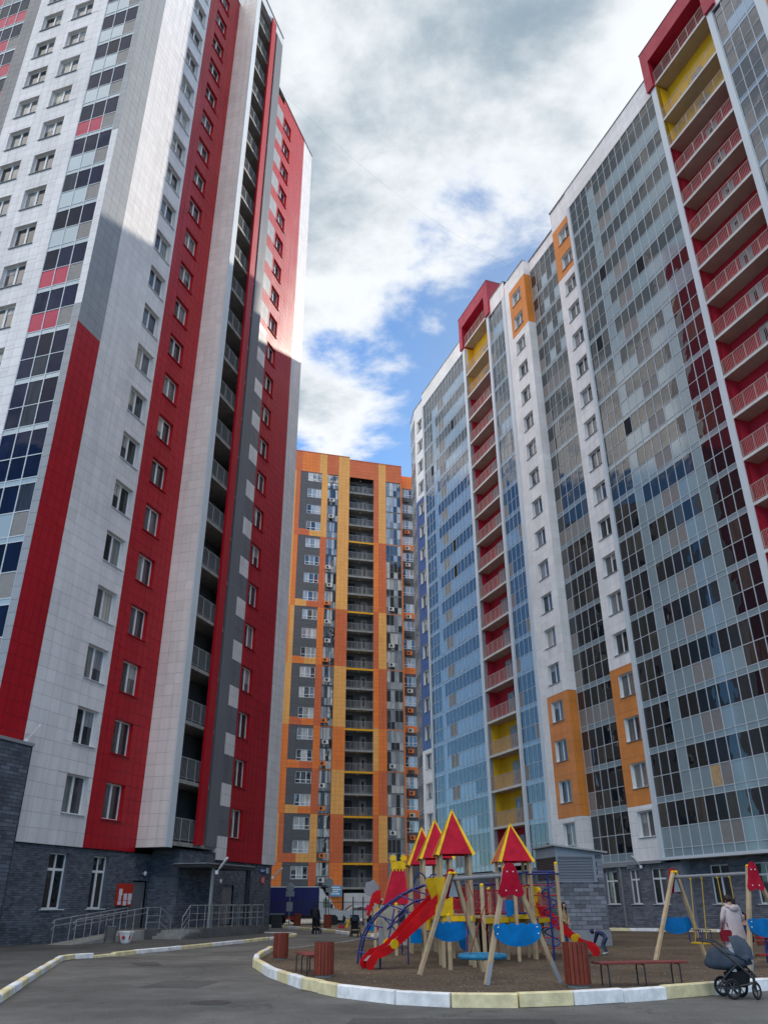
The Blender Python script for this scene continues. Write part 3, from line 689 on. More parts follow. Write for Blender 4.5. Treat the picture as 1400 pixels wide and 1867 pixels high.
# balcony stacks with red crowns
for s0, s1, zs in ((-14.9, -9.3, 0), (20.1, 25.97, 1)):
    zl = [4.45 + 3.0 * k for k in range(18)] + [59.65]
    for k in range(18):
        z = zl[k]; wm = 'plaster_red'
        if zs == 0 and k in (1, 2, 3) or k in (16, 17): wm = 'plaster_yellow'
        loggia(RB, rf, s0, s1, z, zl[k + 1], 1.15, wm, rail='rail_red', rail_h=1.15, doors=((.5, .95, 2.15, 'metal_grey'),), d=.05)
    loggia(RB, rf, s0, s1, 59.65, 63.3, 1.15, 'plaster_red', rail='rail_red', rail_h=1.3, doors=(), d=.05)
    cb = MB(); e0, e1 = s0 - .75, s1 + .95
    for (a, b, z0, z1) in ((e0, s0, 59.25, 63.8), (s1, e1, 59.25, 63.8), (s0, s1, 62.15, 63.8)):
        cb.box(a, b, -.32, 3.0, z0, z1, 'crown_red')
    o = part('crown_frame', cb, RB.root, rf.P(0, 0, 0), rf.th, label='red portal frame crowning the balcony stack')
    RB.box('crown_cap', rf, e0 - .03, e1 + .03, 63.8, 63.86, -3.0, .36, 'metal_grey')
# canted far end
ec = Face(RB, 30.5, 0, math.pi - R_(14))
def kindX(c, rt, k):
    if rt == 'b': return ('band_panel', 'pane_brown' if k < 14 else 'spandrel')
    if rt == 'v': return ('pane', 'glass_blue' if k > 13 else 'glass_dark')
    return ('spandrel_panel', 'pane_brown' if k < 14 else 'spandrel')
curtain(RB, ec, -3.5, 0, 4, rowsR, kindX)
RB.tiles(ec, -3.5, 0, RT, 60.4, 'panel_white_lit', .8, .72, zoff=RT)
RB.box('parapet_cap', ec, -3.55, 0, 60.4, 60.47, -.4, .07, 'metal_grey')
# ledge and ground floor
RB.box('ledge', rf, 7.05, 33.6, 3.86, 4.0, -1.0, .16, 'panel_pale'); RB.box('ledge', by, -1.25, 4.3, 3.7, 3.99, -.3, .06, 'metal_grey')
RB.box('ledge', rf, 4.3, 7.05, 3.74, 3.89, -.3, .05, 'metal_grey'); RB.box('ledge', rf, -30.5, -1.25, 3.74, 3.89, -.3, .08, 'metal_grey')
g1 = rf.shift(-.15); g2 = rf.shift(-.8); g3 = by.shift(-.1)
wh = [window(RB, g3, -.45, 1.0, 1.43, 3.48, 'brick_grey', .2, 'tall', 'glass_room', 'upvc', sillw=.1)]
bricks(RB, g3, -1.5, 3.2, 0, 3.74, 'brick_grey', 'mortar_grey', holes=wh, bl=.4, bh=.1)
wh = [window(RB, g1, a, b, 1.45, 3.48, 'brick_grey', .2, 'tall', 'glass_room', 'upvc', sillw=.1) for a, b in ((3.35, 4.4), (5.6, 7.05))]
bricks(RB, g1, 3.2, 8.6, 0, 3.74, 'brick_grey', 'mortar_grey', holes=wh, bl=.4, bh=.1)
wh = [window(RB, g2, a, a + 1.6, 1.45, 3.5, 'brick_grey', .2, 'tall', 'glass_room', 'upvc', sillw=.1) for a in (10.2, 13.7, 17.2)]
bricks(RB, g2, 8.6, 24, 0, 3.86, 'brick_grey', 'mortar_grey', holes=wh, bl=.4, bh=.1)
RB.wall.quad(rf.P(8.6, -.15, 0), rf.P(8.6, -.8, 0), rf.P(8.6, -.8, 3.86), rf.P(8.6, -.15, 3.86), 'brick_grey')
RB.wall.quad(rf.P(24, -.8, 0), rf.P(35, -.8, 0), rf.P(35, -.8, 3.86), rf.P(24, -.8, 3.86), 'brick_grey')
RB.wall.quad(rf.P(-34, -.15, 0), rf.P(-1.5, -.15, 0), rf.P(-1.5, -.15, 3.86), rf.P(-34, -.15, 3.86), 'brick_grey')
RB.corebox(rf, -33.5, 37, 0, 60.2, -1.4, -16)
RB.corebox(rf, 33.6, 37, 0, 60.2, 0, -1.7, 'panel_white_lit')
for x in (1.5,): RB.box('downpipe', g3, x - .05, x + .05, .1, 3.7, .0, .1, 'metal_grey')
RB.finish()

# ------------------------------------------------------------------ orange tower closing the court
OB = Building('orange_tower', 'orange and amber panelled apartment tower with grey bays behind the parked vehicles', (-3.7744, 115.6713), R_(74.154))
of = Face(OB, 0, 0, 0)
GZ = [0.0, 6.39, 12.4, 18.26, 24.12, 32.9, 41.7, 53.4, 64.8]
A_, O_, B_ = 'tower_amber', 'tower_orange', 'tower_brown'
tones = {'c0a': [O_, A_, O_, O_, A_, O_, A_, A_], 'c0': [O_, B_, O_, O_, A_, A_, O_, B_], 'c2': [B_, A_, B_, O_, B_, O_, B_, A_],
         'c3': [O_, B_, A_, O_, A_, B_, A_, A_], 'c4': [O_, B_, O_, A_, O_, B_, O_, B_], 'c5': [B_, A_, B_, O_, B_, A_, B_, A_], 'band': [A_, B_, A_, O_, B_, O_, A_, B_]}
for nm, a, b in (('c0a', -11.6, -10.75), ('c0', -10.75, -10.05), ('c2', -6.55, -5.55), ('c3', -3.8, -1.95), ('c4', 2.17, 3.0), ('c5', 3.0, 4.25)):
    for g in range(8): OB.tiles(of, a, b, GZ[g], GZ[g + 1], tones[nm][g], .6, .6, zoff=GZ[g])
OFH = 2.93; oh = []
for k in range(20):
    z = 7.5 + OFH * k
    oh.append(window(OB, of, -8.82, -6.58, z, z + 1.55, 'tower_grey', .12, 'three', 'glass_tower', None, d=-.04))
    oh.append(window(OB, of.shift(-1.6), 7.45, 9.3, z, z + 1.5, 'tower_grey', .12, 'three', 'glass_tower', None))
oh.append(window(OB, of, -8.9, -6.62, 4.4, 5.95, 'tower_grey', .12, 'three', 'glass_tower', None, d=-.04))
for g in range(8):
    z0 = GZ[g]; zb = z0 + (1.1 if g else 0)
    if g:
        OB.tiles(of, -10.05, -8.3, z0, zb, tones['band'][g], .6, .55, oh, zoff=z0); OB.tiles(of, -8.3, -6.55, z0, zb, tones['band'][(g + 1) % 8], .6, .55, oh, zoff=z0)
    OB.tiles(of, -10.05, -6.55, zb, GZ[g + 1], 'tower_grey', 1.17, .6, oh, d=-.04, zoff=zb)
for a, b, m, zt in ((-11.6, -9.9, B_, 68.5), (-9.9, -7.0, O_, 68.5), (-7.0, -5.75, A_, 68.5), (-5.75, -3.8, B_, 68.5), (-3.8, -1.95, A_, 68.5), (-1.95, 3.0, B_, 68.05), (3.0, 4.25, A_, 68.05), (4.25, 7.0, B_, 68.05)):
    OB.tiles(of, a, b, 64.8, zt, m, .6, .6, zoff=64.8)
OB.box('parapet_cap', of, -11.65, -1.95, 68.5, 68.58, -.5, .06, 'tower_brown'); OB.box('parapet_cap', of, -1.95, 7.05, 68.05, 68.13, -.5, .06, 'tower_brown')
def rowsO(zs, hz=2.93):
    r = []
    for k, z in enumerate(zs): r += [(z, z + .2, 'b', k), (z + .2, z + 1.25, 's', k), (z + 1.25, z + hz, 'v', k)]
    return r
def kindO(c, rt, k):
    if rt == 'b': return ('band_panel', 'tower_orange' if k in (1, 3, 5, 7, 10, 13, 17) else 'tower_grey')
    return ('pane', 'glass_tower')
zsO = [3.46 + OFH * k for k in range(21)]
curtain(OB, of, -5.55, -3.8, 4, rowsO(zsO) + [(zsO[-1] + OFH, 64.8, 'b', 30)], kindO, 'metal_dark', d=-.12, mull=.04)
curtain(OB, of, 4.25, 6.8, 4, rowsO(zsO) + [(zsO[-1] + OFH, 64.8, 'b', 30)], kindO, 'metal_grey', d=-.12, mull=.05)
OB.tiles(of, 6.8, 7.0, 0, 64.8, 'tower_orange', .2, .6)
ybands = (1, 3, 5, 7, 10, 13, 17)
for k in range(21):
    z = 3.46 + OFH * k
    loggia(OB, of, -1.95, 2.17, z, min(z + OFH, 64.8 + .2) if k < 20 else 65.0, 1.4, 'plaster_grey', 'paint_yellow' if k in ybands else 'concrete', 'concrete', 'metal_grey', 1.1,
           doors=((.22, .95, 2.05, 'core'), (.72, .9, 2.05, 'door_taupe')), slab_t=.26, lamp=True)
o2_ = of.shift(-1.6)
for g in range(8):
    z0 = GZ[g]; OB.tiles(o2_, 7.0, 10.5, z0, z0 + 1.1, 'tower_orange', .6, .55, oh, zoff=z0); OB.tiles(o2_, 7.0, 10.5, z0 + 1.1, GZ[g + 1], 'tower_grey', 1.17, .6, oh, zoff=z0 + 1.1)
OB.tiles(o2_, 7.0, 10.5, 64.8, 67.2, 'tower_orange', .6, .6, zoff=64.8)
# air conditioner boxes hung by the windows
def acm(m):
    def mk():
        b = MB(); b.box(-.42, .42, -.3, 0, 0, .58, m)
        b.lathe([(.2, 0), (.21, .012), (.17, .014), (.02, .01)], 'metal_dark', (-.12, -.30, .29), 14, Matrix.Rotation(math.pi / 2, 3, 'X'))
        return b.mesh('air_conditioner')
    return cached(('ac', m), mk)
ra = random.Random(5)
for k in range(20):
    z = 4.0 + OFH * k
    if ra.random() < .8: obj('air_conditioner', acm('tower_orange' if k in (1, 3, 5, 7, 10, 13, 17) and k < 18 else 'ac_white'), OB.root, of.P(-5.1 + ra.uniform(-.1, .3), .12, z), of.th)
    if ra.random() < .7: obj('air_conditioner', acm('tower_orange' if k in ybands else ra.choice(['ac_white', 'tower_grey'])), OB.root, o2_.P(8.3, .02, z + 2.5), of.th)
    if ra.random() < .15: obj('air_conditioner', acm('ac_white'), OB.root, of.P(5.0, .0, z), of.th)
OB.corebox(of, -11.5, 6.95, 0, 67.8, -1.5, -16); OB.corebox(of, 6.95, 10.4, 0, 66.8, -1.9, -16)
OB.wall.quad(of.P(7.0, -1.6, 0), of.P(7.0, 0, 0), of.P(7.0, 0, 68.05), of.P(7.0, -1.6, 68.05), 'tower_orange')
OB.wall.quad(of.P(-11.6, 0, 0), of.P(-11.6, -16, 0), of.P(-11.6, -16, 68.5), of.P(-11.6, 0, 68.5), 'tower_amber')
OB.box('roof_house', of, -3.6, .9, 68.0, 70.9, -9, -5, 'panel_pale', 'pale plant room on the roof')
OB.finish()

# ------------------------------------------------------------------ neighbour tower behind the left one (it shows in the glass of the block)
NB = Building('neighbour_tower', 'dark grey neighbour tower mostly hidden behind the white and red tower', (-14.9998, 35.2108), R_(17.572))
nf = Face(NB, 0, 9.5, 0); nh = []
for k in range(13):
    z = 5.2 + 3.03 * k
    for s0 in (31.5, 35.5, 40.0): nh.append(window(NB, nf, s0, s0 + 1.7, z, z + 1.65, 'tower_grey', .2, 'two', 'glass_dark', None))
for a, b, m in ((30, 34.5, 'tower_grey'), (34.5, 38.5, 'panel_grey'), (38.5, 43.5, 'tower_grey')): NB.tiles(nf, a, b, 0, 45, m, 1.2, 1.5, nh)
NB.corebox(nf, 30.3, 43.3, 0, 44.8, -.45, -15)
NB.wall.quad(nf.P(30, 0, 0), nf.P(30, -15, 0), nf.P(30, -15, 45), nf.P(30, 0, 45), 'tower_grey'); NB.wall.quad(nf.P(43.5, 0, 0), nf.P(43.5, -15, 0), nf.P(43.5, -15, 45), nf.P(43.5, 0, 45), 'tower_grey')
NB.finish(limit=0)
# ------------------------------------------------------------------ ground, road, pavement, kerbs
asphalt('asphalt', (0.136, 0.133, 0.126))
asphalt('asphalt_walk', (0.095, 0.093, 0.09), .6); asphalt('asphalt_patch', (0.085, 0.083, 0.08), .2)
asphalt('soil', (0.118, 0.088, 0.06), 0.0, 14.0, (0.45, 1.6), 0.9)
mat('sand', (0.26, 0.20, 0.14), 0.95, 0.2, 0.0, 0.4, 1.2, bump=0.8, bscale=16)
mat('land', (0.12, 0.11, 0.09), 0.95, 0.2, 0.0, 0.3, 0.05)
mat('kerb_white', (0.84, 0.84, 0.84), 0.8, 0.3, 0.06, 0.26, 3.5, bump=0.3, bscale=20)
mat('kerb_yellow', (0.80, 0.70, 0.42), 0.8, 0.3, 0.06, 0.26, 3.5, bump=0.3, bscale=20)
mat('kerb_plain', (0.30, 0.29, 0.27), 0.85, 0.3, 0.05, 0.3, 4.0)
mat('dash_pale', (0.30, 0.28, 0.23), 0.9, 0.2, 0.1, 0.4, 6.0)
def sheet(name, pts, z, m, kind='structure', thick=0.0):
    b = MB(); b.add([(x, y, z) for x, y in pts], [tuple(range(len(pts)))], m)
    if thick: 
        n = len(pts); b.add([(x, y, z) for x, y in pts] + [(x, y, z - thick) for x, y in pts], [(i, (i + 1) % n, n + (i + 1) % n, n + i) for i in range(n)], m)
    o = struct(name, b)
    return o
sheet('ground', [(-3000, -3000), (3000, -3000), (3000, 3000), (-3000, 3000)], -0.03, 'land')
sheet('road', [(-70, -30), (70, -30), (70, 108), (-70, 108)], 0.0, 'asphalt')
K1 = [(-5.6, 9.0), (-6.2, 12.5), (-6.95, 16.6), (-8.0, 20.4), (-9.5, 26.0), (-10.0, 28.0), (-9.95, 28.9), (-9.5, 29.4)]
K2 = [(-9.1, 30.3), (-8.75, 31.6), (-8.1, 33.4), (-7.6, 35.6), (-6.75, 38.6), (-5.55, 42.8), (-4.75, 46.8), (-4.85, 48.3), (-5.5, 49.6), (-8, 50.9)]
PK = [(-4.05, 32.0), (-3.98, 29.4), (-3.85, 27.2), (-3.6, 25.2), (-2.75, 21.9), (-1.65, 18.75), (-0.85, 17.25), (0.2, 16.05), (1.1, 15.6), (2.2, 15.5), (3.15, 15.75), (4.1, 16.2), (5.0, 16.7), (6.1, 17.35), (7.5, 18.2), (10.2, 19.9), (14, 22.4), (20, 27)]
BK = [(-4.05, 32.0), (-2.6, 36.4), (-0.6, 42.5), (2.0, 49.0), (6.0, 53.5)]
FK = [(6.0, 54.2), (12.8, 52.9), (17, 50.6), (21, 48.2), (27, 44)]
DK = [(-8.6, 66.5), (-6.8, 62.4), (-3.65, 54.6), (-1.95, 49.2), (-0.7, 46.0), (1.5, 50.5)]
o = sheet('pavement', K1 + [(-9.3, 29.9)] + K2[:-1] + [(-9, 52), (-30, 95), (-40, 95), (-40, 9)], 0.095, 'asphalt_walk', thick=.12)
sheet('playground_soil', [(-3.95, 31.9), (-3.9, 29.4), (-3.77, 27.2), (-3.5, 25.25), (-2.67, 21.95), (-1.57, 18.85), (-0.78, 17.35), (0.24, 16.17), (1.1, 15.72), (2.2, 15.62), (3.1, 15.87), (4.05, 16.32), (4.95, 16.82), (6.05, 17.47), (7.45, 18.32), (10.15, 20.02), (14, 22.6), (20, 27.2), (27, 43), (21, 48), (12.8, 52.7), (6, 53.4), (2.1, 48.9), (-.5, 42.4), (-2.5, 36.3)], 0.06, 'soil')
sheet('sand_yard', [(-8.5, 66.8), (-6.7, 62.6), (-3.55, 54.9), (-1.85, 49.5), (-.65, 46.4), (1.4, 50.7), (5, 60), (4, 68), (-8, 70)], 0.05, 'sand')
sheet('back_road', [(-40, 69.5), (12, 69.5), (12, 108), (-40, 108)], 0.006, 'asphalt_walk')
def kerb(name, pts, cols, L=1.05, w_=.17, h_=.19, base=0.0, wob=.012):
    root = obj(name, None); root['kind'] = 'structure'
    segs = []
    for (a, b) in zip(pts, pts[1:]):
        a, b = Vector((*a, 0)), Vector((*b, 0)); d = b - a; n = max(1, round(d.length / L))
        for i in range(n): segs.append((a + d * (i / n), a + d * ((i + 1) / n)))
    for i, (a, b) in enumerate(segs):
        d = b - a; ln = d.length - .015; m = cols[i % len(cols)]
        def mk():
            bb = MB(); c = .02; hw = w_ / 2; hl = round(ln, 1) / 2
            prof = [(-hw, 0), (hw, 0), (hw, h_ - c), (hw - c, h_), (-hw + c, h_), (-hw, h_ - c)]
            bb.prism(prof, -hl, hl, m, lambda x, y, t: (t, x, y)); return bb.mesh('kerb_stone')
        me = cached(('kerb', round(ln, 1), w_, h_, m), mk)
        o = obj('kerb_stone', me, root, (a + b) / 2 + Vector((0, 0, base + rng.uniform(-wob, wob))), math.atan2(d.y, d.x) + rng.gauss(0, .006))
        o.scale = (ln / max(.1, round(ln, 1)), 1, 1)
W_, Y_ = 'kerb_white', 'kerb_yellow'
kerb('kerb', K1, [W_, Y_], 1.15, h_=.14); kerb('kerb', K2, [Y_, W_, W_, Y_], 1.3, h_=.13)
kerb('kerb', [K1[-1], (-9.35, 29.8), K2[0]], ['kerb_yellow'], .8, h_=.085)
kerb('kerb', PK, [Y_, W_, Y_, Y_, W_, W_, Y_, Y_, W_, W_], 1.1, w_=.16, h_=.21); kerb('kerb', BK, ['kerb_plain'], 1.5, w_=.08, h_=.1)
kerb('kerb', FK, [W_, Y_, Y_], 1.4, h_=.2); kerb('kerb', DK, [W_, Y_, Y_, W_], 1.5, h_=.16)
b = MB()
p0, p1 = Vector((-9.0, 30.3, .0045)), Vector((-3.95, 27.6, .0045)); d = (p1 - p0); L_ = d.length; d.normalize(); nn = Vector((-d.y, d.x, 0))
for i in range(46):
    t = i / 46 * L_; a = p0 + d * t
    b.quad(a - nn * .13, a + d * .075 - nn * .13, a + d * (.075 + .1) + nn * .13, a + d * .1 + nn * .13, 'dash_pale')
struct('pale_dashes', b)  # row of pale slanted dashes laid across the asphalt

for k_, pts in enumerate(([(-5.2, 19.2), (-3.9, 19.0), (-3.7, 20.6), (-5.0, 20.9)], [(-7.6, 27.0), (-6.9, 25.6), (-6.3, 25.8), (-6.9, 27.4)], [(-.6, 13.3), (2.4, 13.0), (2.5, 14.0), (-.5, 14.2)])):
    sheet('asphalt_repair', pts, 0.003, 'asphalt_patch')
def scatter(name, n, region, z, sizes, mats_, seed, inside):
    r_ = random.Random(seed); b = MB(); i = 0
    while i < n:
        x, y = r_.uniform(region[0], region[1]), r_.uniform(region[2], region[3])
        if not inside(x, y): continue
        i += 1; s_ = r_.uniform(*sizes); a = r_.uniform(0, 6.28); m = r_.choice(mats_)
        pts = [(x + s_ * math.cos(a + k * 2.1) * r_.uniform(.6, 1), y + s_ * math.sin(a + k * 2.1) * r_.uniform(.6, 1), z - .004) for k in range(3)] + [(x, y, z + s_ * r_.uniform(.4, .8))]
        b.add(pts, [(0, 1, 3), (1, 2, 3), (2, 0, 3)], m)
    o = struct(name, b, kind='stuff'); return o
mat('grit', (0.30, 0.26, 0.21), 0.9, 0.2, 0.35, 0.2); mat('grit_dark', (0.07, 0.055, 0.045), 0.9, 0.2, 0.3, 0.2)
scatter('gravel', 5200, (-3.4, 12, 16.2, 34), .06, (.008, .028), ['grit', 'grit_dark', 'grit_dark', 'soil'], 11, lambda x, y: y > 16.2 + max(0, (1.6 - x)) * 1.55 + max(0, x - 2.4) * .58)
scatter('road_grit', 900, (-9, 8, 12, 30), .0, (.006, .018), ['grit', 'grit_dark', 'kerb_plain'], 12, lambda x, y: not (y > 15.2 + max(0, (1.6 - x)) * 1.55 + max(0, x - 2.4) * .58))
mc = thing('manhole_cover', 'round iron manhole cover set in the road', 'manhole cover', (-3.1, 16.4, 0))
mat('cast_iron', (0.06, 0.058, 0.056), .6, .5, 0, .2)
b = MB(); b.lathe([(.36, .0), (.36, .006), (.31, .008), (.3, .004), (.01, .004)], 'cast_iron', n=28); part('lid', b, mc)
# ------------------------------------------------------------------ objects' materials
mat('wood', (0.45, 0.33, 0.205), 0.6, 0.3, 0.14, 0.25, 3.0, bump=0.15, bscale=30)
mat('play_red', (0.42, 0.004, 0.026), 0.5, 0.15, 0.06, 0.28, 3.0, bump=.06, bscale=25)
mat('slide_red', (0.55, 0.006, 0.010), 0.38, 0.22, 0.06, 0.28, 3.0, bump=.06, bscale=25)
mat('play_yellow', (0.74, 0.45, 0.01), 0.45, 0.25, 0.06, 0.28, 3.0, bump=.06, bscale=25)
mat('rod_yellow', (0.42, 0.28, 0.06), .5, .3)
mat('play_blue', (0.0, 0.16, 0.45), 0.45, 0.2, 0.06, 0.28, 3.0, bump=.06, bscale=25)
mat('play_orange', (0.44, 0.095, 0.025), 0.5, 0.4, 0.04, 0.15)
mat('tube_blue', (0.008, 0.02, 0.16), 0.3, 0.5, 0.06, 0.28, 3.0, bump=.06, bscale=25)
mat('tube_red', (0.40, 0.008, 0.015), 0.35, 0.5, 0.02, 0.1)
mat('galv', (0.33, 0.35, 0.38), 0.45, 0.5, 0.02, 0.2, metal=.3)
mat('bolt', (0.75, 0.73, 0.70), 0.35, 0.5)
mat('rope_red', (0.25, 0.02, 0.02), 0.8, 0.2); mat('nest_blue', (0.03, 0.20, 0.36), 0.7, 0.3, 0.04, 0.3, 8.0)
mat('slat_brown', (0.19, 0.035, 0.018), 0.55, 0.4, 0.18, 0.2, 4.0); mat('bench_wood', (0.20, 0.045, 0.04), 0.6, 0.4, 0.12, 0.2, 4.0)
mat('black_iron', (0.02, 0.02, 0.022), 0.5, 0.5); mat('beige_board', (0.33, 0.30, 0.25), 0.7, 0.3, 0.06, 0.2, 2.0)
mat('grey_board', (0.24, 0.25, 0.27), 0.6, 0.4, 0.03, 0.15)
mat('fabric_grey', (0.06, 0.078, 0.105), 0.9, 0.2, 0.05, 0.25, 6.0, bump=.25, bscale=70); mat('fabric_dark', (0.022, 0.03, 0.05), 0.9, 0.2, 0.05, 0.25, 6.0, bump=.25, bscale=70)
mat('fabric_pale', (0.30, 0.33, 0.37), 0.9, 0.2, 0.05, 0.2, 6.0); mat('fabric_black', (0.012, 0.013, 0.016), 0.85, 0.25, 0.05, 0.2)
mat('rubber', (0.012, 0.012, 0.013), 0.6, 0.4); mat('rim_grey', (0.05, 0.05, 0.055), 0.4, 0.5)
mat('white_print', (0.8, 0.8, 0.8), 0.6, 0.3); mat('paper', (0.72, 0.70, 0.74), 0.8, 0.2, 0.05)
mat('notice_red', (0.50, 0.035, 0.02), 0.5, 0.4); mat('sign_blue', (0.02, 0.07, 0.22), 0.5, 0.4); mat('banner_blue', (0.14, 0.38, 0.60), 0.6, 0.3)
mat('steel_rail', (0.45, 0.46, 0.47), 0.3, 0.5, metal=.5); mat('steel_dark', (0.03, 0.03, 0.034), .45, .5); mat('pipe_navy', (0.010, 0.012, 0.04), .4, .5)
mat('louvre_grey', (0.2, 0.225, 0.26), 0.45, 0.5, 0.03, 0.1); mat('louvre_brown', (0.10, 0.075, 0.07), 0.5, 0.5, 0.03, 0.1)
mat('brick_kiosk', (0.17, 0.18, 0.21), 0.75, 0.35, 0.38, 0.2, 2.0, bump=.4, bscale=30); mat('plinth', (0.22, 0.23, 0.26), 0.8, 0.3, 0, .2, 2.0)

def cyl(b, p0, p1, r, m, n=10): b.tube([p0, p1], r, m, n)
# ------------------------------------------------------------------ litter bins
def make_bin(loc, label, rz=0.0, size=1.0, detail=True):
    t = thing('litter_bin', label, 'litter bin', loc, rz, 'slatted brown litter bins'); t.scale = (size,) * 3
    r = .215
    def lin():
        b = MB(); b.lathe([(.17, .05), (.19, .06), (.19, .66), (.175, .66), (.17, .2)], 'black_iron', n=20); b.lathe([(.19, 0), (.19, .045)], 'concrete', n=16); return b.mesh('liner')
    obj('liner', cached('binl', lin), t)
    def slm():
        b = MB(); b.beam((0, 0, .05), (0, 0, .70), .07, .02, 'slat_brown', up=(1, 0, 0), chamfer=.005); return b.mesh('slat')
    n = 17
    for i in range(n):
        a = 2 * math.pi * i / n
        o = obj('slat', cached('binslat', slm), t, (r * math.cos(a), r * math.sin(a), rng.uniform(-.004, .004)), a + math.pi / 2)
        o.rotation_euler = (0, 0, a)
    def hp():
        b = MB()
        for z in (.18, .58): b.lathe([(.195, z), (.205, z), (.205, z + .03), (.195, z + .03)], 'black_iron', n=20)
        return b.mesh('hoop')
    obj('hoop', cached('binhoop', hp), t)
    return t
make_bin((-3.17, 27.36, .06), 'brown slatted litter bin at the kerb corner nearest the brick tower', .1)
make_bin((-1.42, 20.96, .06), 'brown slatted litter bin touching the short bench', .2)
make_bin((3.81, 18.25, .06), 'brown slatted litter bin between swing and long bench', .05, 1.12)
make_bin((-6.55, 66.2, .05), 'small distant brown bin left of the person in black', 0, 1.2)
make_bin((-3.9, 60.0, .05), 'small distant brown bin between the person in black and the dark pram', .1, 1.2)
make_bin((14.2, 34.0, .06), 'brown bin behind the right-hand swing frame', .1)
# ------------------------------------------------------------------ benches
def make_bench(a, b_, label, legs):
    a, b_ = Vector(a), Vector(b_); L = (b_ - a).length; mid = (a + b_) / 2; ang = math.atan2((b_ - a).y, (b_ - a).x)
    t = thing('bench', label, 'bench', (mid.x, mid.y, .06), ang, 'backless playground benches')
    for i in range(4):
        q = MB(); y = -.17 + i * .113; q.beam((-L/2, y, .41), (L/2, y, .41), .105, .035, 'bench_wood', up=(0, 0, 1), chamfer=.006); part('seat_plank', q, t)
    for k in range(legs):
        x = -L/2 + .18 + (L - .36) * k / max(1, legs - 1); q = MB()
        q.tube([(x, -.17, 0), (x, -.17, .33), (x, -.14, .385), (x, .14, .385), (x, .17, .33), (x, .17, 0)], .016, 'black_iron', 8); part('leg', q, t, smooth=True)
    return t
make_bench((4.22, 18.35, 0), (6.1, 18.75, 0), 'long backless bench with reddish planks beside the bin and kerb', 3)
make_bench((-2.1, 22.8, 0), (-1.62, 21.2, 0), 'short backless bench behind the front left bin', 3)

# ------------------------------------------------------------------ swings
def cloud_poly(w_, h_, bumps=4):
    pts = []
    n = 16
    for i in range(n + 1):
        t = math.pi * i / n; pts.append((-w_/2 * math.cos(t) * (1.0 + .03 * math.sin(t)), -.04 - h_ * abs(math.sin(t)) ** .9))
    top = [(w_/2 + .015, .02), (w_/2 - .01, .07), (w_/2 - .07, .09)]; x0, x1 = w_/2 - .1, -w_/2 + .1
    for k in range(bumps):
        for j in range(0, 7):
            u = j / 6; top.append((x0 + (x1 - x0) * (k + u * .98) / bumps, .055 + .045 * math.sin(math.pi * u)))
    return pts + top + [(-w_/2 + .07, .09), (-w_/2 + .01, .07), (-w_/2 - .015, .02)]
SHIELD = [(x * 1.5, z * .92) for x, z in [(-.06, .12), (-.1, .02), (-.14, -.25), (-.2, -.5), (-.17, -.57), (-.11, -.6), (-.05, -.56), (0, -.53), (.05, -.56), (.11, -.6), (.17, -.57), (.2, -.5), (.14, -.25), (.1, .02), (.06, .12), (0, .15)]]
def a_frame(t, f0, f1, apex, outward, cz, cw):
    f0, f1, apex = Vector(f0), Vector(f1), Vector(apex); ax = (f1 - f0); ax.z = 0; ax.normalize(); out = Vector(outward).normalized()
    for f, sgn in ((f0, -1), (f1, 1)):
        top = apex + ax * (.07 * sgn); b = MB(); b.beam(f, top, .10, .10, 'wood', up=out, chamfer=.012); part('leg', b, t)
        d = (top - f).normalized(); c = MB(); c.beam(f + out * .056, f + d * .42 + out * .056, .085, .012, 'galv', up=out); part('foot_plate', c, t)
        c = MB(); c.lathe([(.065, 0), (.068, .03), (.03, .06)], 'play_yellow', tuple(top + d * .01), 10); part('cap', c, t)
    up = Vector((0, 0, 1))
    def fn(x, y, dd): return apex + ax * x + up * y + out * dd
    b = MB(); b.prism(SHIELD, .065, .085, 'play_red', fn)
    for x, y in ((-.07, -.05), (.07, -.05), (-.12, -.42), (.12, -.42)): b.lathe([(.016, 0), (.016, .01), (.006, .016)], 'bolt', tuple(fn(x, y, .085)), 8, Matrix.Rotation(0, 3, 'X') @ out.to_track_quat('Z', 'Y').to_matrix())
    part('shield_panel', b, t)
    mid = Vector(((f0 + f1) / 2)); zc = cz; frac = (zc - f0.z) / (apex.z - f0.z); cen = mid + (apex - mid) * frac; cen.z = zc
    poly = cloud_poly(cw, .30)
    def fn2(x, y, dd): return cen + ax * x + up * y + out * dd
    b = MB(); b.prism(poly, .062, .085, 'play_blue', fn2)
    for x, y in ((-cw * .42, .02), (cw * .42, .02), (-cw * .44, -.1), (cw * .44, -.1)): b.lathe([(.016, 0), (.016, .01), (.006, .016)], 'bolt', tuple(fn2(x, y, .085)), 8, out.to_track_quat('Z', 'Y').to_matrix())
    part('cloud_panel', b, t)
    b = MB(); b.prism([(-.02, -.12), (.02, -.12), (.14, -.5), (-.14, -.5)], -.02, -.008, 'galv', fn); part('gusset', b, t)
sw = thing('nest_swing', 'wooden A-frame swing with round blue nest seat in front of play towers', 'swing')
a_frame(sw, (0.78, 21.3, .06), (2.37, 22.19, .06), (1.67, 21.78, 2.2), (-.35, .94, 0), 1.06, 1.12)
a_frame(sw, (2.05, 18.79, .06), (3.63, 19.21, .06), (2.68, 19.0, 2.22), (.25, -.97, 0), 1.08, 1.05)
b = MB(); cyl(b, (1.66, 21.9, 2.1), (2.69, 18.95, 2.1), .045, 'galv', 12); part('beam', b, sw, smooth=True)
cen = Vector((2.17, 20.4, .49)); b = MB()
ring = [cen + Vector((.5 * math.cos(t), .5 * math.sin(t), 0)) for t in [2 * math.pi * i / 28 for i in range(28)]]
b.tube(ring, .055, 'nest_blue', 8, closed=True); part('nest_ring', b, sw, smooth=True)
b = MB()
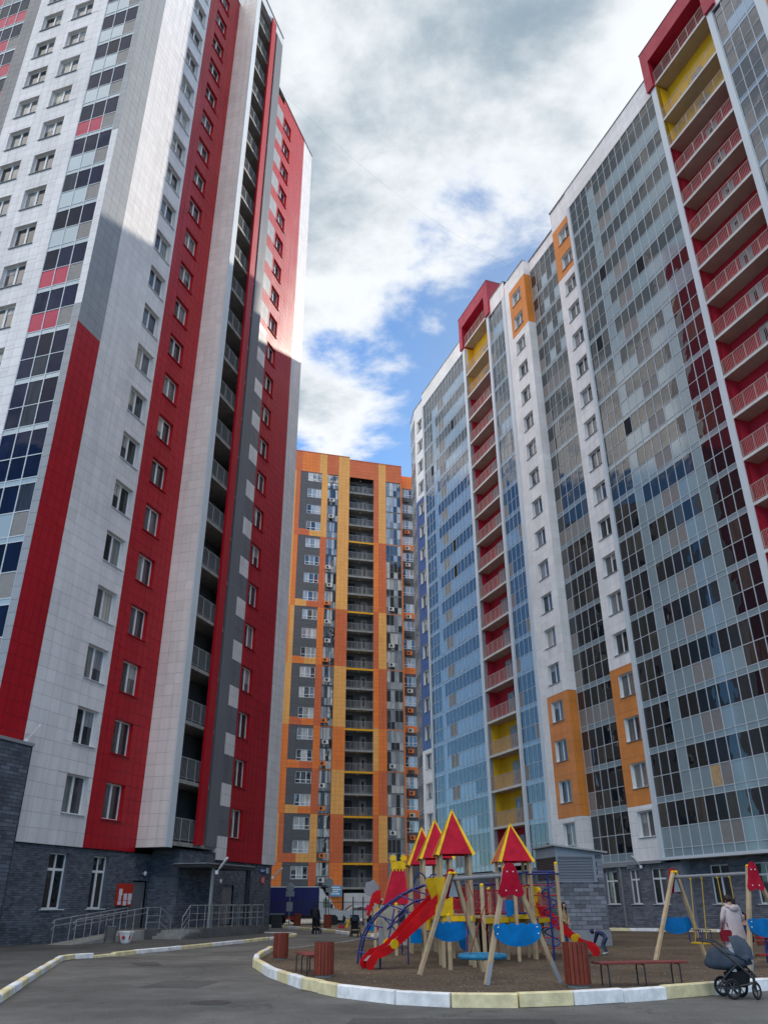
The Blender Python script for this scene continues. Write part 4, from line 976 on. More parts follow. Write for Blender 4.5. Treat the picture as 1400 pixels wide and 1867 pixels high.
for i in range(-4, 5):
    x = i * .105; y = math.sqrt(.47 ** 2 - x * x); b.tube([cen + Vector((x, -y, 0)), cen + Vector((x, 0, -.05)), cen + Vector((x, y, 0))], .008, 'rope_red', 5); b.tube([cen + Vector((-y, x, 0)), cen + Vector((0, x, -.05)), cen + Vector((y, x, 0))], .008, 'rope_red', 5)
part('net', b, sw)
for s_, tp in ((-1, (1.95, 21.05, 2.06)), (1, (2.42, 19.7, 2.06))):
    for a in (-.7, .7):
        b = MB(); p = cen + Vector((.5 * math.sin(a), -s_ * .5 * math.cos(a), .04)); b.tube([tp, p], .009, 'rope_red', 6); part('rope', b, sw)
s2 = thing('rod_swing', 'wooden A-frame swing with yellow rods in front of the brick wall', 'swing')
a_frame(s2, (7.45, 25.21, .06), (9.24, 26.26, .06), (8.52, 25.75, 2.33), (-.45, .89, 0), 1.08, 1.3)
a_frame(s2, (8.83, 22.2, .06), (10.5, 23.0, .06), (9.42, 22.5, 2.36), (.4, -.92, 0), 1.1, 1.3)
b = MB(); cyl(b, (8.5, 25.85, 2.22), (9.44, 22.45, 2.22), .045, 'galv', 12); part('beam', b, s2, smooth=True)
bm0, bm1 = Vector((8.52, 25.75, 2.2)), Vector((9.42, 22.5, 2.2)); bd = (bm1 - bm0).normalized()
for cpos, sway in ((.30, .16), (.66, -.05)):
    c = bm0 + (bm1 - bm0) * cpos; side = Vector((bd.y, -bd.x, 0)); seat_c = c + side * sway; seat_c.z = .55
    for s_ in (-1, 1):
        b = MB(); b.tube([c + bd * (.26 * s_), seat_c + bd * (.25 * s_)], .016, 'rod_yellow', 7); part('rod', b, s2)
        b = MB(); b.lathe([(.03, -.03), (.03, .03)], 'play_yellow', tuple(c + bd * (.26 * s_) + Vector((0, 0, -.03))), 8); part('hanger', b, s2)
    b = MB(); b.beam(seat_c - bd * .26, seat_c + bd * .26, .3, .03, 'play_yellow', chamfer=.008); part('seat', b, s2)
    b = MB(); hh = Vector((0, 0, .32))
    for q in (-1, 1): b.tube([seat_c - bd * .27 + side * .16 * q, seat_c - bd * .27 + side * .16 * q + hh, seat_c + bd * .27 + side * .16 * q + hh, seat_c + bd * .27 + side * .16 * q], .014, 'tube_blue', 7)
    for u in (-.09, .09): b.tube([seat_c + bd * u - side * .16, seat_c + bd * u - side * .16 + hh], .01, 'tube_blue', 6)
    part('seat_guard', b, s2)

# ------------------------------------------------------------------ play complex
pc = thing('play_complex', 'climbing complex with red pyramid roofs, red slide and blue spiral', 'playground')
GZ0 = .06
def pole(x, y, z1, cap=True, w_=.10):
    b = MB(); b.beam((x, y, GZ0 - .02), (x, y, z1), w_, w_, 'wood', up=(0, 1, 0), chamfer=.012); o = part('post', b, pc)
    if cap:
        c = MB(); c.lathe([(.055, 0), (.06, .03), (.05, .06), (.02, .08)], 'play_yellow', (0, 0, z1), 10); q = part('cap', c, o, (x, y, 0))
def tower(cx, cy, rz, zr, za, half, zt=None, deck=1.28):
    c, s_ = math.cos(rz), math.sin(rz)
    def W(x, y, z): return Vector((cx + c * x - s_ * y, cy + s_ * x + c * y, z))
    ph = half - .13
    for x, y in ((-ph, -ph), (ph, -ph), (ph, ph), (-ph, ph)):
        p = W(x, y, 0); b = MB(); b.beam((p.x, p.y, GZ0 - .02), (p.x, p.y, zr + .06), .10, .10, 'wood', up=(s_, c, 0), chamfer=.012); part('post', b, pc)
    ro = obj('roof', None, pc)
    cor = [W(-half, -half, zr), W(half, -half, zr), W(half, half, zr), W(-half, half, zr)]; ap = W(0, 0, za)
    for i in range(4):
        p, q = cor[i], cor[(i + 1) % 4]; nrm = (q - p).cross(ap - p).normalized(); b = MB()
        vs = [p, q, ap]; b.add(vs + [v - nrm * .02 for v in vs], [(0, 1, 2), (5, 4, 3), (0, 3, 4, 1), (1, 4, 5, 2), (2, 5, 3, 0)], 'play_orange' if i == 3 else 'play_red'); part('roof_panel', b, ro)
        mid = (p - W(0, 0, zr)).normalized(); b = MB()
        e0, e1 = p + (p - ap).normalized() * .02, ap; d = (e1 - e0).normalized()
        n0 = nrm; n1 = (cor[i] - cor[i - 1]).cross(ap - cor[i - 1]).normalized()
        for nn_, al in ((n0, (q - p).normalized()), (n1, (cor[i - 1] - p).normalized())):
            a0 = e0 + nn_ * .012; wv = (al - d * al.dot(d)).normalized() * .085
            b.add([a0, a0 + wv, e1 + wv * .35 + nn_ * .012, e1 + nn_ * .012] + [a0 - nn_ * .011, a0 + wv - nn_ * .011, e1 + wv * .35, e1], [(0, 1, 2, 3), (7, 6, 5, 4), (0, 4, 5, 1), (1, 5, 6, 2), (2, 6, 7, 3), (3, 7, 4, 0)], 'play_yellow')
        part('roof_trim', b, ro)
    for i in range(6):
        b = MB(); y = -ph + (i + .5) * 2 * ph / 6; b.beam(W(-ph, y, deck), W(ph, y, deck), 2 * ph / 6 - .01, .04, 'wood', chamfer=.004); part('deck_board', b, pc)
    for (p, q) in ((W(-ph, -ph - .06, deck - .09), W(ph, -ph - .06, deck - .09)), (W(-ph - .06, -ph, deck - .09), W(-ph - .06, ph, deck - .09)), (W(ph + .06, -ph, deck - .09), W(ph + .06, ph, deck - .09))):
        b = MB(); b.beam(p, q, .03, .13, 'play_yellow', chamfer=.004); part('deck_beam', b, pc)
    return W
tower(1.90, 24.15, .04, 2.77, 3.96, .53)
tower(1.62, 27.9, .05, 2.84, 4.03, .56)
tower(1.3, 30.5, .05, 2.76, 4.0, .56)
tower(4.0, 27.3, .1, 2.72, 3.85, .56)
for x, y, z in ((1.62, 22.9, 1.25), (2.55, 23.3, 1.95), (4.43, 27.0, 2.62), (5.27, 26.9, 2.62), (4.75, 28.6, 2.5), (3.05, 26.0, 1.9), (3.8, 25.9, 2.0), (0.35, 29.0, 1.5), (0.9, 31.5, 1.9), (5.05, 28.9, 1.9)): pole(x, y, z)
# slide: two side cheeks, bed, yellow bulkhead
def slide(top, foot, ztop, w_, hgt, disc, bulk=True):
    top, foot = Vector((*top, 0)), Vector((*foot, 0)); d = (foot - top); L = d.length; d.normalize(); n = Vector((-d.y, d.x, 0))
    low = [(0, ztop), (L * .25, ztop * .76), (L * .5, ztop * .50), (L * .62, ztop * .37), (L * .72, ztop * .27), (L * .82, ztop * .215), (L * .9, ztop * .19), (L * .95, .10), (L * .975, .0)]
    upp = [(L * 1.03, 0.0), (L * 1.07, .09), (L * 1.06, .20), (L * 1.0, .32), (L * .93, ztop * .34), (L * .82, ztop * .37), (L * .72, ztop * .43), (L * .62, ztop * .55), (L * .5, ztop * .72), (L * .25, ztop * 1.04), (0.0, ztop * 1.33)]
    for s_ in (-1, 1):
        b = MB(); b.prism([(x, z + GZ0) for x, z in low + upp], s_ * w_ / 2 - .015, s_ * w_ / 2 + .015, 'slide_red', lambda x, z, t: top + d * x + n * t + Vector((0, 0, z))); part('slide_cheek', b, pc)
        b = MB(); xc = L * .665; b.lathe([(.115, 0), (.115, .012), (.1, .018), (.01, .018)], 'play_yellow', tuple(top + d * xc + n * (s_ * (w_ / 2 + .015)) + Vector((0, 0, ztop * .43 + GZ0))), 20, (n * s_).to_track_quat('Z', 'Y').to_matrix()); part('disc', b, pc)
    mid = [(0, ztop + .05), (L * .5, ztop * .57), (L * .66, ztop * .40), (L * .8, ztop * .28), (L * .95, ztop * .22), (L * 1.02, .18)]
    b = MB()
    for (x0, z0), (x1, z1) in zip(mid, mid[1:]):
        P = [top + d * x0 + n * (-w_/2) + Vector((0, 0, z0 + GZ0)), top + d * x0 + n * (w_/2) + Vector((0, 0, z0 + GZ0)), top + d * x1 + n * (w_/2) + Vector((0, 0, z1 + GZ0)), top + d * x1 + n * (-w_/2) + Vector((0, 0, z1 + GZ0))]
        b.add(P, [(0, 1, 2, 3)], 'galv')
    part('slide_bed', b, pc)
    b = MB(); q = top + d * (L * .82); b.tube([q + Vector((0, 0, GZ0)), q + Vector((0, 0, GZ0 + ztop * .22))], .025, 'tube_blue', 8); part('slide_leg', b, pc)
    if bulk:
        prof = [(-.42, .02), (.06, .02), (.1, .1), (.06, .26), (-.06, .42), (.1, .82), (.1, .9), (.04, .95), (-.42, .95)]
        for s_ in (-1, 1):
            b = MB(); b.prism(prof, s_ * (w_/2 + .05) - .012, s_ * (w_/2 + .05) + .012, 'play_yellow', lambda x, z, t: top + d * x + n * t + Vector((0, 0, ztop + z - .06))); part('slide_bulkhead', b, pc)
slide((1.3, 23.85), (-.46, 23.2), 1.3, .5, .3, True)
slide((4.95, 28.9), (6.55, 28.35), 1.15, .5, .3, True)
# blue arched climber
def arc(off):
    pts = [(-.78, 25.3, .06), (-.76, 25.3, .35), (-.67, 25.3, .72), (-.5, 25.28, 1.02), (-.28, 25.27, 1.28), (.05, 25.25, 1.54), (.4, 25.2, 1.76), (.75, 25.18, 1.92), (1.1, 25.15, 2.03), (1.42, 25.12, 2.08)]
    return [Vector(p) + Vector(off) for p in pts]
A1 = arc((0, 0, 0)); A2 = arc((.08, .10, 0)); A3 = [p + Vector((.75, -.35, 0)) if p.z > .5 else p + Vector((.75, -.35, 0)) for p in arc((0, 0, -.35))]; A3 = [p for p in A3 if p.z > .1]
A4 = [Vector(p) for p in ((.05, 25.1, .9), (.28, 25.0, 1.2), (.55, 24.95, 1.46), (.85, 24.95, 1.62), (1.2, 24.95, 1.68), (1.45, 24.95, 1.66))]
for A in (A1, A2, A3[1:], A4):
    b = MB(); b.tube(A, .026, 'tube_blue', 8); part('arch_rail', b, pc, smooth=True)
for i in range(1, 9):
    b = MB(); j = min(max(0, i - 2), len(A3) - 1); q = A3[j] + Vector((0, 0, .1)) if i > 3 else A1[i] + Vector((.42, -.2, -.06)); b.tube([A1[i], q], .021, 'tube_blue', 7); part('arch_rung', b, pc)
for p, q in (((-.05, 25.2, 1.2), (.55, 24.9, .62)), ((.25, 25.1, 1.42), (.05, 24.95, .55)), ((.5, 25.0, 1.55), (.85, 24.9, .85)), ((.1, 25.0, .95), (.6, 24.85, 1.35)), ((.45, 24.9, .3), (.45, 24.9, 1.1)), ((.62, 24.9, .06), (.62, 24.9, 1.0))):
    b = MB(); b.tube([p, q], .02, 'tube_blue', 7); part('arch_rung', b, pc)
for x, y in ((1.0, 25.3), (1.45, 26.3)):
    b = MB(); b.tube([(x + .17 * math.cos(t), y, 2.05 + .3 * math.sin(t)) for t in [math.pi * i / 10 for i in range(11)]], .02, 'tube_blue', 7); part('hand_hoop', b, pc)
# bridge and railings between the towers
def bridge(p0, p1, wid, z, boards):
    p0, p1 = Vector((*p0, z)), Vector((*p1, z)); d = (p1 - p0); L = d.length; d.normalize(); n = Vector((-d.y, d.x, 0))
    for i in range(boards):
        b = MB(); c = p0 + d * (L * (i + .5) / boards); b.beam(c - n * wid / 2, c + n * wid / 2, L / boards - .012, .04, 'wood', chamfer=.004); part('deck_board', b, pc)
    for s_ in (-1, 1):
        b = MB(); b.beam(p0 + n * (wid / 2 * s_) - Vector((0, 0, .08)), p1 + n * (wid / 2 * s_) - Vector((0, 0, .08)), .03, .13, 'play_yellow'); part('deck_beam', b, pc)
        o = n * (wid / 2 * s_); b = MB(); up = Vector((0, 0, 1))
        b.tube([p0 + o + up * .1, p1 + o + up * .1], .014, 'tube_red', 6); b.tube([p0 + o + up * .68, p1 + o + up * .68], .018, 'tube_red', 6)
        k = max(3, int(L / .12))
        for i in range(k + 1):
            c = p0 + o + d * (L * i / k); b.tube([c + up * .1, c + up * .68], .009, 'tube_red', 5)
        part('red_railing', b, pc)
bridge((2.35, 24.4), (3.55, 26.9), .8, 1.2, 8)
bridge((1.85, 24.6), (1.62, 27.4), .75, 1.28, 10); bridge((1.55, 28.4), (1.35, 30.0), .75, 1.28, 8)
bridge((2.1, 28.1), (3.5, 27.5), .8, 1.2, 8); bridge((4.4, 27.7), (4.9, 28.7), .75, 1.15, 6)
for p, q, m in (((2.4, 24.7, 2.15), (2.4, 24.7, 1.4), 'tube_red'), ((4.62, 28.4, 2.0), (4.62, 28.4, 1.25), 'tube_red'), ((1.2, 24.7, 1.4), (1.2, 24.7, .9), 'play_yellow')):
    b = MB(); b.tube([p, q], .075, m, 12); part('roller', b, pc, smooth=True)
b = MB(); b.prism([(0, 0), (.5, 0), (.5, .07), (0, .09)], -.012, .012, 'tube_red', lambda x, z, t: Vector((1.7 + x, 23.72 + t, 1.62 + z))); part('rail_panel', b, pc)
for (x, y, w_, z) in ((.95, 28.1, .36, .64), (2.45, 27.2, .36, .6), (3.6, 25.95, .3, 1.55)):
    b = MB(); poly = cloud_poly(w_ * 1.4, .3, 3) if y < 28 else [(-w_/2, -.2), (w_/2, -.2), (w_/2, .2), (-w_/2, .2)]
    b.prism(poly, -.012, .012, 'play_blue', lambda u, v, t: Vector((x + u, y + t, z + v))); part('blue_panel', b, pc)
for p, q, m, r in (((2.5, 28.4, 2.1), (4.6, 28.4, 2.1), 'tube_blue', .04), ((3.4, 25.9, 1.28), (4.3, 26.9, 1.28), 'tube_blue', .03), ((2.7, 28.3, 1.15), (3.6, 28.2, 1.15), 'tube_blue', .03), ((4.43, 27.0, 2.42), (3.9, 26.9, 2.35), 'tube_blue', .03), ((3.7, 25.9, 1.95), (4.43, 27.0, 2.05), 'tube_red', .025)):
    b = MB(); b.tube([p, q], r, m, 8); part('bar', b, pc)
b = MB()
for i in range(6):
    b.tube([(2.75 + i * .3, 28.4, 1.2), (2.75 + i * .3, 28.4, 2.08)], .008, 'galv', 5)
for z in (1.4, 1.6, 1.85): b.tube([(2.7, 28.4, z), (4.3, 28.4, z)], .008, 'galv', 5)
part('climbing_net', b, pc)
# ladder and spiral
for z in (.34, .62, .9, 1.18, 1.46, 1.76, 2.05):
    b = MB(); b.tube([(4.43, 27.0, z), (5.27, 26.9, z)], .017, 'tube_red', 7); part('rung', b, pc)
b = MB(); b.tube([(4.86, 26.25, GZ0), (4.86, 26.25, 2.36)], .03, 'tube_blue', 10); part('spiral_pole', b, pc, smooth=True)
b = MB(); n = 90
b.tube([(4.86 + .2 * math.sin(2 * math.pi * 3.6 * i / n), 26.25 - .2 * math.cos(2 * math.pi * 3.6 * i / n), .42 + 1.85 * i / n) for i in range(n + 1)], .019, 'tube_blue', 7); part('spiral', b, pc, smooth=True)
b = MB()
b.tube([(4.35, 26.95, 2.34), (4.45, 26.3, 2.34), (4.86, 26.12, 2.34), (5.2, 26.25, 2.34), (5.32, 26.9, 2.34)], .025, 'tube_blue', 8)
b.tube([(4.35, 26.95, 2.42), (5.32, 26.9, 2.42)], .03, 'tube_blue', 8); part('spiral_head', b, pc)

# ------------------------------------------------------------------ red play house with crown
ph = thing('play_house', 'tapered red play house with yellow crown beside the blue arch climber', 'play house', (0.37, 33.6, .06))
b = MB(); b.add([(-.5, -.45, 1.46), (.5, -.45, 1.46), (.5, .55, 1.46), (-.5, .55, 1.46), (-.11, -.12, 2.7), (.36, -.12, 2.7), (.36, .25, 2.7), (-.11, .25, 2.7)], [(0, 1, 5, 4), (1, 2, 6, 5), (2, 3, 7, 6), (3, 0, 4, 7), (4, 5, 6, 7), (3, 2, 1, 0)], 'play_red'); part('red_roof', b, ph)
b = MB(); b.add([(-.52, -.47, 1.46), (-.46, -.47, 1.46), (-.08, -.14, 2.7), (-.13, -.14, 2.7), (-.52, -.45, 1.46), (-.46, -.45, 1.46), (-.08, -.12, 2.7), (-.13, -.12, 2.7)], [(0, 1, 2, 3), (4, 0, 3, 7), (1, 5, 6, 2), (7, 6, 5, 4)], 'play_orange'); part('roof_edge', b, ph)
cz = [(-.15, .0)]
poly = [(-.15, .02), (-.15, .3), (.4, .3), (.4, .02)] + [p for i in range(4) for p in ((.34 - i * .125, .02), (.32 - i * .125, -.06), (.28 - i * .125, -.06), (.26 - i * .125, .02))]
b = MB(); b.prism(poly, -.16, -.13, 'play_yellow', lambda x, z, t: (x, t, 2.66 + z)); part('crown_band', b, ph)
for x0 in (-.08, .33):
    b = MB(); pts = []
    for i in range(14):
        t = 2 * math.pi * i / 14; r = .15 if i % 2 else .105; pts.append((x0 + r * math.cos(t), 3.06 + r * math.sin(t)))
    b.prism(pts, -.16, -.135, 'play_yellow', lambda x, z, t: (x, t, z)); part('crown_figure', b, ph)
for i in range(7):
    b = MB(); x = -.56 + i * .16; b.box(x, x + .152, -.5, -.46, .12, 1.44, 'beige_board'); part('wall_board', b, ph)
for i in range(6):
    b = MB(); y = -.46 + i * .17; b.box(-.6, -.56, y, y + .16, .12, 1.44, 'beige_board'); part('wall_board', b, ph)
b = MB(); b.prism([(-.62, .02), (-.2, .02), (-.3, .1), (-.42, .3), (-.5, .6), (-.55, .95), (-.62, 1.0)], -.56, -.53, 'grey_board', lambda x, z, t: (x, t, z)); part('grey_apron', b, ph)
b = MB(); b.prism([(-.9 + .28 * math.cos(t) * (1 + .1 * math.sin(6 * t)), 2.0 + .3 * math.sin(t) * (1 + .12 * math.cos(5 * t))) for t in [2 * math.pi * i / 24 for i in range(24)]], .2, .23, 'grey_board', lambda x, z, t: (x, t, z)); part('grey_panel', b, ph)
b = MB(); b.prism([(-.55, 1.5), (-.55, 1.95), (-.7, 1.95), (-.85, 1.85), (-.95, 1.65), (-1.0, 1.4), (-1.1, 1.1), (-1.0, 1.05), (-.85, 1.4)], 0, .35, 'slide_red', lambda x, z, t: (x, t, z)); part('side_slide', b, ph)
for x, y in ((-.75, -.5), (-.55, .2), (.5, -.45)):
    b = MB(); b.beam((x, y, -.02), (x, y, 1.5), .1, .1, 'wood', up=(0, 1, 0)); part('post', b, ph)
b = MB(); b.box(.1, .35, -.515, -.49, .7, 1.25, 'core'); part('doorway', b, ph)
# far toddler play house in the sand yard
th = thing('toddler_house', 'little toddler play house with pink roof beyond the road', 'play house', (-0.75, 47.8, .05))
b = MB(); b.prism([(-.42, 0), (.1, .0), (.0, .28), (-.25, .28)], -.3, .3, 'spandrel_pink', lambda x, z, t: (x, t, 1.15 + z)); part('roof', b, th)
b = MB(); b.prism([(.1, .9), (.4, .9), (.4, 1.25), (.25, 1.4), (.1, 1.25)], -.3, -.26, 'play_yellow', lambda x, z, t: (x, t, z)); part('gable', b, th)
for x in (-.3, .05, .35):
    b = MB(); b.beam((x, -.2, 0), (x, -.2, 1.2), .08, .08, 'wood', up=(0, 1, 0)); part('post', b, th)
b = MB(); b.box(-.25, .15, -.3, -.27, .2, .6, 'play_blue'); part('panel', b, th)
b = MB(); b.box(.2, .6, -.3, -.2, .25, .42, 'tube_red'); part('counter', b, th)
# ------------------------------------------------------------------ ventilation kiosk
KA = R_(90 - 80)
kk = thing('ventilation_kiosk', 'grey brick ventilation kiosk with louvres behind the spiral climber', 'kiosk', (6.78, 34.5, .0), KA)
class Dummy: pass
KW, KD = 1.95, 2.3
b = MB(); b.box(.02, KW - .02, .02, KD - .02, 0, 3.3, 'mortar_grey'); part('core_wall', b, kk)
b = MB(); b.box(-.03, KW + .03, -.03, KD + .03, 0, .62, 'plinth'); part('plinth', b, kk)
bl, bh = .42, .145
for face in ('f', 'l'):
    W = KW if face == 'f' else KD; k = 0; z = .63
    while z < 2.28:
        a = -(bl / 2 if k % 2 else 0)
        while a < W - .02:
            lo, hi = max(0, a), min(W, a + bl); a += bl
            if hi - lo < .06: continue
            w_ = round(hi - lo - .014, 3)
            me = boxmesh(w_, .03, bh - .014, 'brick_kiosk')
            if face == 'f': obj('brick', me, kk, ((lo + hi) / 2, .012 + rng.uniform(-.003, .003), z + bh / 2))
            else: obj('brick', me, kk, (.012 + rng.uniform(-.003, .003), (lo + hi) / 2, z + bh / 2), -math.pi / 2)
        z += bh; k += 1
k = 0
while 2.28 + k * bh < 3.2:
    z = 2.28 + k * bh
    w_ = .3 if k % 2 else .24
    obj('brick', boxmesh(w_, .03, bh - .014, 'brick_kiosk'), kk, (KW - w_ / 2, .012, z + bh / 2)); k += 1
for face, W, m in (('f', KW - .3, 'louvre_grey'), ('l', KD, 'louvre_brown')):
    b = MB()
    fr = 'louvre_grey'
    if face == 'f': b.box(0, W, -.03, .05, 2.28, 2.34, fr); b.box(0, W, -.03, .05, 3.2, 3.27, fr); b.box(0, .07, -.03, .05, 2.34, 3.2, fr); b.box(W - .12, W, -.03, .05, 2.34, 3.2, fr)
    else: b.box(-.03, .05, .0, W, 2.28, 2.34, fr); b.box(-.03, .05, 0, W, 3.2, 3.27, fr); b.box(-.03, .05, W - .06, W, 2.34, 3.2, fr)
    o = part('louvre_frame', b, kk)
    for i in range(15):
        z = 2.36 + i * .057; q = MB()
        if face == 'f': q.add([(.07, -.02, z), (W - .12, -.02, z), (W - .12, .04, z + .05), (.07, .04, z + .05), (.07, -.02, z + .008), (W - .12, -.02, z + .008), (W - .12, .04, z + .058), (.07, .04, z + .058)], [(0, 1, 2, 3), (4, 5, 6, 7), (0, 1, 5, 4), (2, 3, 7, 6)], m)
        else: q.add([(-.02, .02, z), (-.02, W - .06, z), (.04, W - .06, z + .05), (.04, .02, z + .05), (-.02, .02, z + .008), (-.02, W - .06, z + .008), (.04, W - .06, z + .058), (.04, .02, z + .058)], [(0, 1, 2, 3), (4, 5, 6, 7), (0, 1, 5, 4), (2, 3, 7, 6)], m)
        part('louvre_slat', q, o)
b = MB(); b.add([(-.12, -.15, 3.6), (KW + .2, -.15, 3.34), (KW + .2, KD + .15, 3.34), (-.12, KD + .15, 3.6), (-.12, -.15, 3.66), (KW + .2, -.15, 3.40), (KW + .2, KD + .15, 3.40), (-.12, KD + .15, 3.66)], [(0, 3, 2, 1), (4, 5, 6, 7), (0, 1, 5, 4), (1, 2, 6, 5), (2, 3, 7, 6), (3, 0, 4, 7)], 'metal_grey'); part('roof_sheet', b, kk)
b = MB(); b.prism([(0, 3.27), (KW, 3.27), (KW, 3.35), (0, 3.59)], .0, .04, 'louvre_grey', lambda x, z, t: (x, t, z)); b.box(0, .04, .04, KD, 3.27, 3.58, 'louvre_grey'); part('fascia', b, kk)

# ------------------------------------------------------------------ strollers
def wheel(parent, c, r, rz=0.0, w_=.05, spokes=6):
    o = obj('wheel', None, parent, c, rz)
    rx = Matrix.Rotation(math.pi / 2, 3, 'X')
    def ty():
        b = MB(); b.tube([(r * .86 * math.cos(t), 0, r * .86 * math.sin(t)) for t in [2 * math.pi * i / 28 for i in range(28)]], r * .14, 'rubber', 8, closed=True); return b.mesh('tyre', True)
    def rm():
        b = MB(); b.tube([(r * .7 * math.cos(t), 0, r * .7 * math.sin(t)) for t in [2 * math.pi * i / 28 for i in range(28)]], r * .05, 'rim_grey', 6, closed=True)
        b.lathe([(r * .15, -w_ / 2), (r * .15, w_ / 2)], 'rim_grey', (0, 0, 0), 10, rx)
        for i in range(spokes):
            t = 2 * math.pi * i / spokes; b.beam((r * .1 * math.cos(t), 0, r * .1 * math.sin(t)), (r * .7 * math.cos(t), 0, r * .7 * math.sin(t)), .02, .014, 'rim_grey', up=(0, 1, 0))
        return b.mesh('rim')
    obj('tyre', cached(('tyre', r), ty), o); obj('rim', cached(('rim', r), rm), o)
    return o
def ellip(b, c, rx, ry, rz, m, nu=20, nv=10, v0=-1.0, v1=1.0, tilt=0.0, fold=0.0):
    vs = []; 
    for i in range(nv + 1):
        ph_ = math.pi / 2 * (v0 + (v1 - v0) * i / nv)
        for j in range(nu):
            t = 2 * math.pi * j / nu; f = 1 + fold * math.sin(5 * t + 3 * ph_)
            p = Vector((rx * math.cos(ph_) * math.cos(t) * f, ry * math.cos(ph_) * math.sin(t) * f, rz * math.sin(ph_)))
            p = Matrix.Rotation(tilt, 3, 'Y') @ p; vs.append(p + Vector(c))
    fs = [(i * nu + j, i * nu + (j + 1) % nu, (i + 1) * nu + (j + 1) % nu, (i + 1) * nu + j) for i in range(nv) for j in range(nu)]
    if v0 > -1: fs.append(tuple(range(nu))[::-1])
    if v1 < 1: fs.append(tuple(range(nv * nu, nv * nu + nu)))
    b.add(vs, fs, m)
st = thing('pram', 'large grey pram with black wheels parked by the kerb', 'pram', (6.36, 16.75, 0), R_(-32)); st.scale = (.84, .95, 1.0)
wheel(st, (-.36, .26, .165), .165, .2); wheel(st, (-.02, -.27, .165), .165, .35); wheel(st, (.02, .24, .165), .165, .2); wheel(st, (.42, -.1, .14), .14, 1.1, spokes=4)
b = MB()
for y in (-.23, .23):
    b.tube([(.4, y * .7, .34), (.16, y, .55), (-.12, y, .76), (-.34, y, .90), (-.62, y * .9, .93)], .019, 'steel_dark', 8)
    b.tube([(-.32, y, .2), (-.05, y, .42), (.16, y, .56)], .017, 'steel_dark', 8); b.tube([(-.36, y, .165), (0, y, .19), (.4, y * .6, .26)], .015, 'steel_dark', 8)
b.tube([(-.62, -.21, .93), (-.66, 0, .93), (-.62, .21, .93)], .024, 'rubber', 8); b.tube([(-.36, -.26, .165), (-.36, .26, .165)], .014, 'steel_dark', 8); b.tube([(.0, -.26, .165), (.0, .26, .165)], .014, 'steel_dark', 8)
b.tube([(.40, -.1, .14), (.40, -.1, .34), (.36, 0, .38)], .03, 'steel_dark', 8); part('frame', b, st, smooth=True)
b = MB(); stn = ((-.53, .58, .66, .12), (-.51, .51, .74, .19), (-.44, .465, .80, .215), (-.3, .445, .82, .225), (-.1, .44, .80, .225), (.12, .45, .765, .225), (.3, .49, .73, .215), (.36, .54, .69, .17)); nn_ = 24; vs = []
for x, z0, z1, hw in stn:
    for j in range(nn_):
        t = 2 * math.pi * j / nn_; cx_, sx_ = math.cos(t), math.sin(t); k = (abs(cx_) ** 3.2 + abs(sx_) ** 3.2) ** (-1 / 3.2); wr_ = 1 + .012 * math.sin(7 * x * 6 + 3 * t)
        vs.append((x + .05 * sx_ * k, hw * cx_ * k * wr_, (z0 + z1) / 2 + (z1 - z0) / 2 * sx_ * k))
b.add(vs, [(i * nn_ + j, i * nn_ + (j + 1) % nn_, (i + 1) * nn_ + (j + 1) % nn_, (i + 1) * nn_ + j) for i in range(len(stn) - 1) for j in range(nn_)] + [tuple(range(nn_))[::-1], tuple(range((len(stn) - 1) * nn_, len(stn) * nn_))], 'fabric_grey'); part('carrycot', b, st, smooth=True)
b = MB(); ellip(b, (.12, 0, .72), .2, .2, .12, 'fabric_pale', fold=.03); part('bedding', b, st, smooth=True)
def hood():
    b = MB(); n = 9; m_ = 14; vs = []
    for i in range(n):
        a = R_(112 - 124 * i / (n - 1)); rr = .315 * (1 - .045 * (i % 2))
        for j in range(m_):
            t = math.pi * j / (m_ - 1); vs.append((.14 + rr * math.cos(a) * math.sin(t), -.235 * math.cos(t) * (1 - .02 * (i % 2)), .70 + rr * 1.02 * math.sin(a) * abs(math.sin(t)) ** .8))
    fs = [(i * m_ + j, i * m_ + j + 1, (i + 1) * m_ + j + 1, (i + 1) * m_ + j) for i in range(n - 1) for j in range(m_ - 1)]
    b.add(vs, fs, 'fabric_grey'); b.add([(x * .97 + .005, y * .97, z - .012) for x, y, z in vs], fs, 'fabric_dark'); return b
part('hood', hood(), st, smooth=True)
b = MB(); b.add([(-.06, -.22, .74), (.34, -.235, .62), (.38, -.2, .54), (.02, -.22, .52), (-.06, .22, .74), (.34, .235, .62), (.38, .2, .54), (.02, .22, .52)], [(0, 1, 2, 3), (7, 6, 5, 4), (0, 4, 5, 1), (2, 6, 7, 3), (1, 5, 6, 2), (0, 3, 7, 4)], 'fabric_dark'); part('apron', b, st)
b = MB(); b.add([(-.18, -.2, .42), (.3, -.2, .44), (.24, -.17, .2), (-.14, -.17, .2), (-.18, .2, .42), (.3, .2, .44), (.24, .17, .2), (-.14, .17, .2)], [(0, 1, 2, 3), (7, 6, 5, 4), (0, 3, 7, 4), (1, 5, 6, 2), (2, 6, 7, 3)], 'fabric_black')
ellip(b, (.05, 0, .43), .2, .18, .07, 'fabric_black', fold=.04); part('basket', b, st)
b = MB()
for x, z, r in ((.03, .46, .024), (.075, .45, .016)):
    b.tube([(x + r * math.cos(t), -.192, z + r * math.sin(t)) for t in [2 * math.pi * i / 14 for i in range(14)]], .008, 'white_print', 5, closed=True)
part('emblem', b, st)
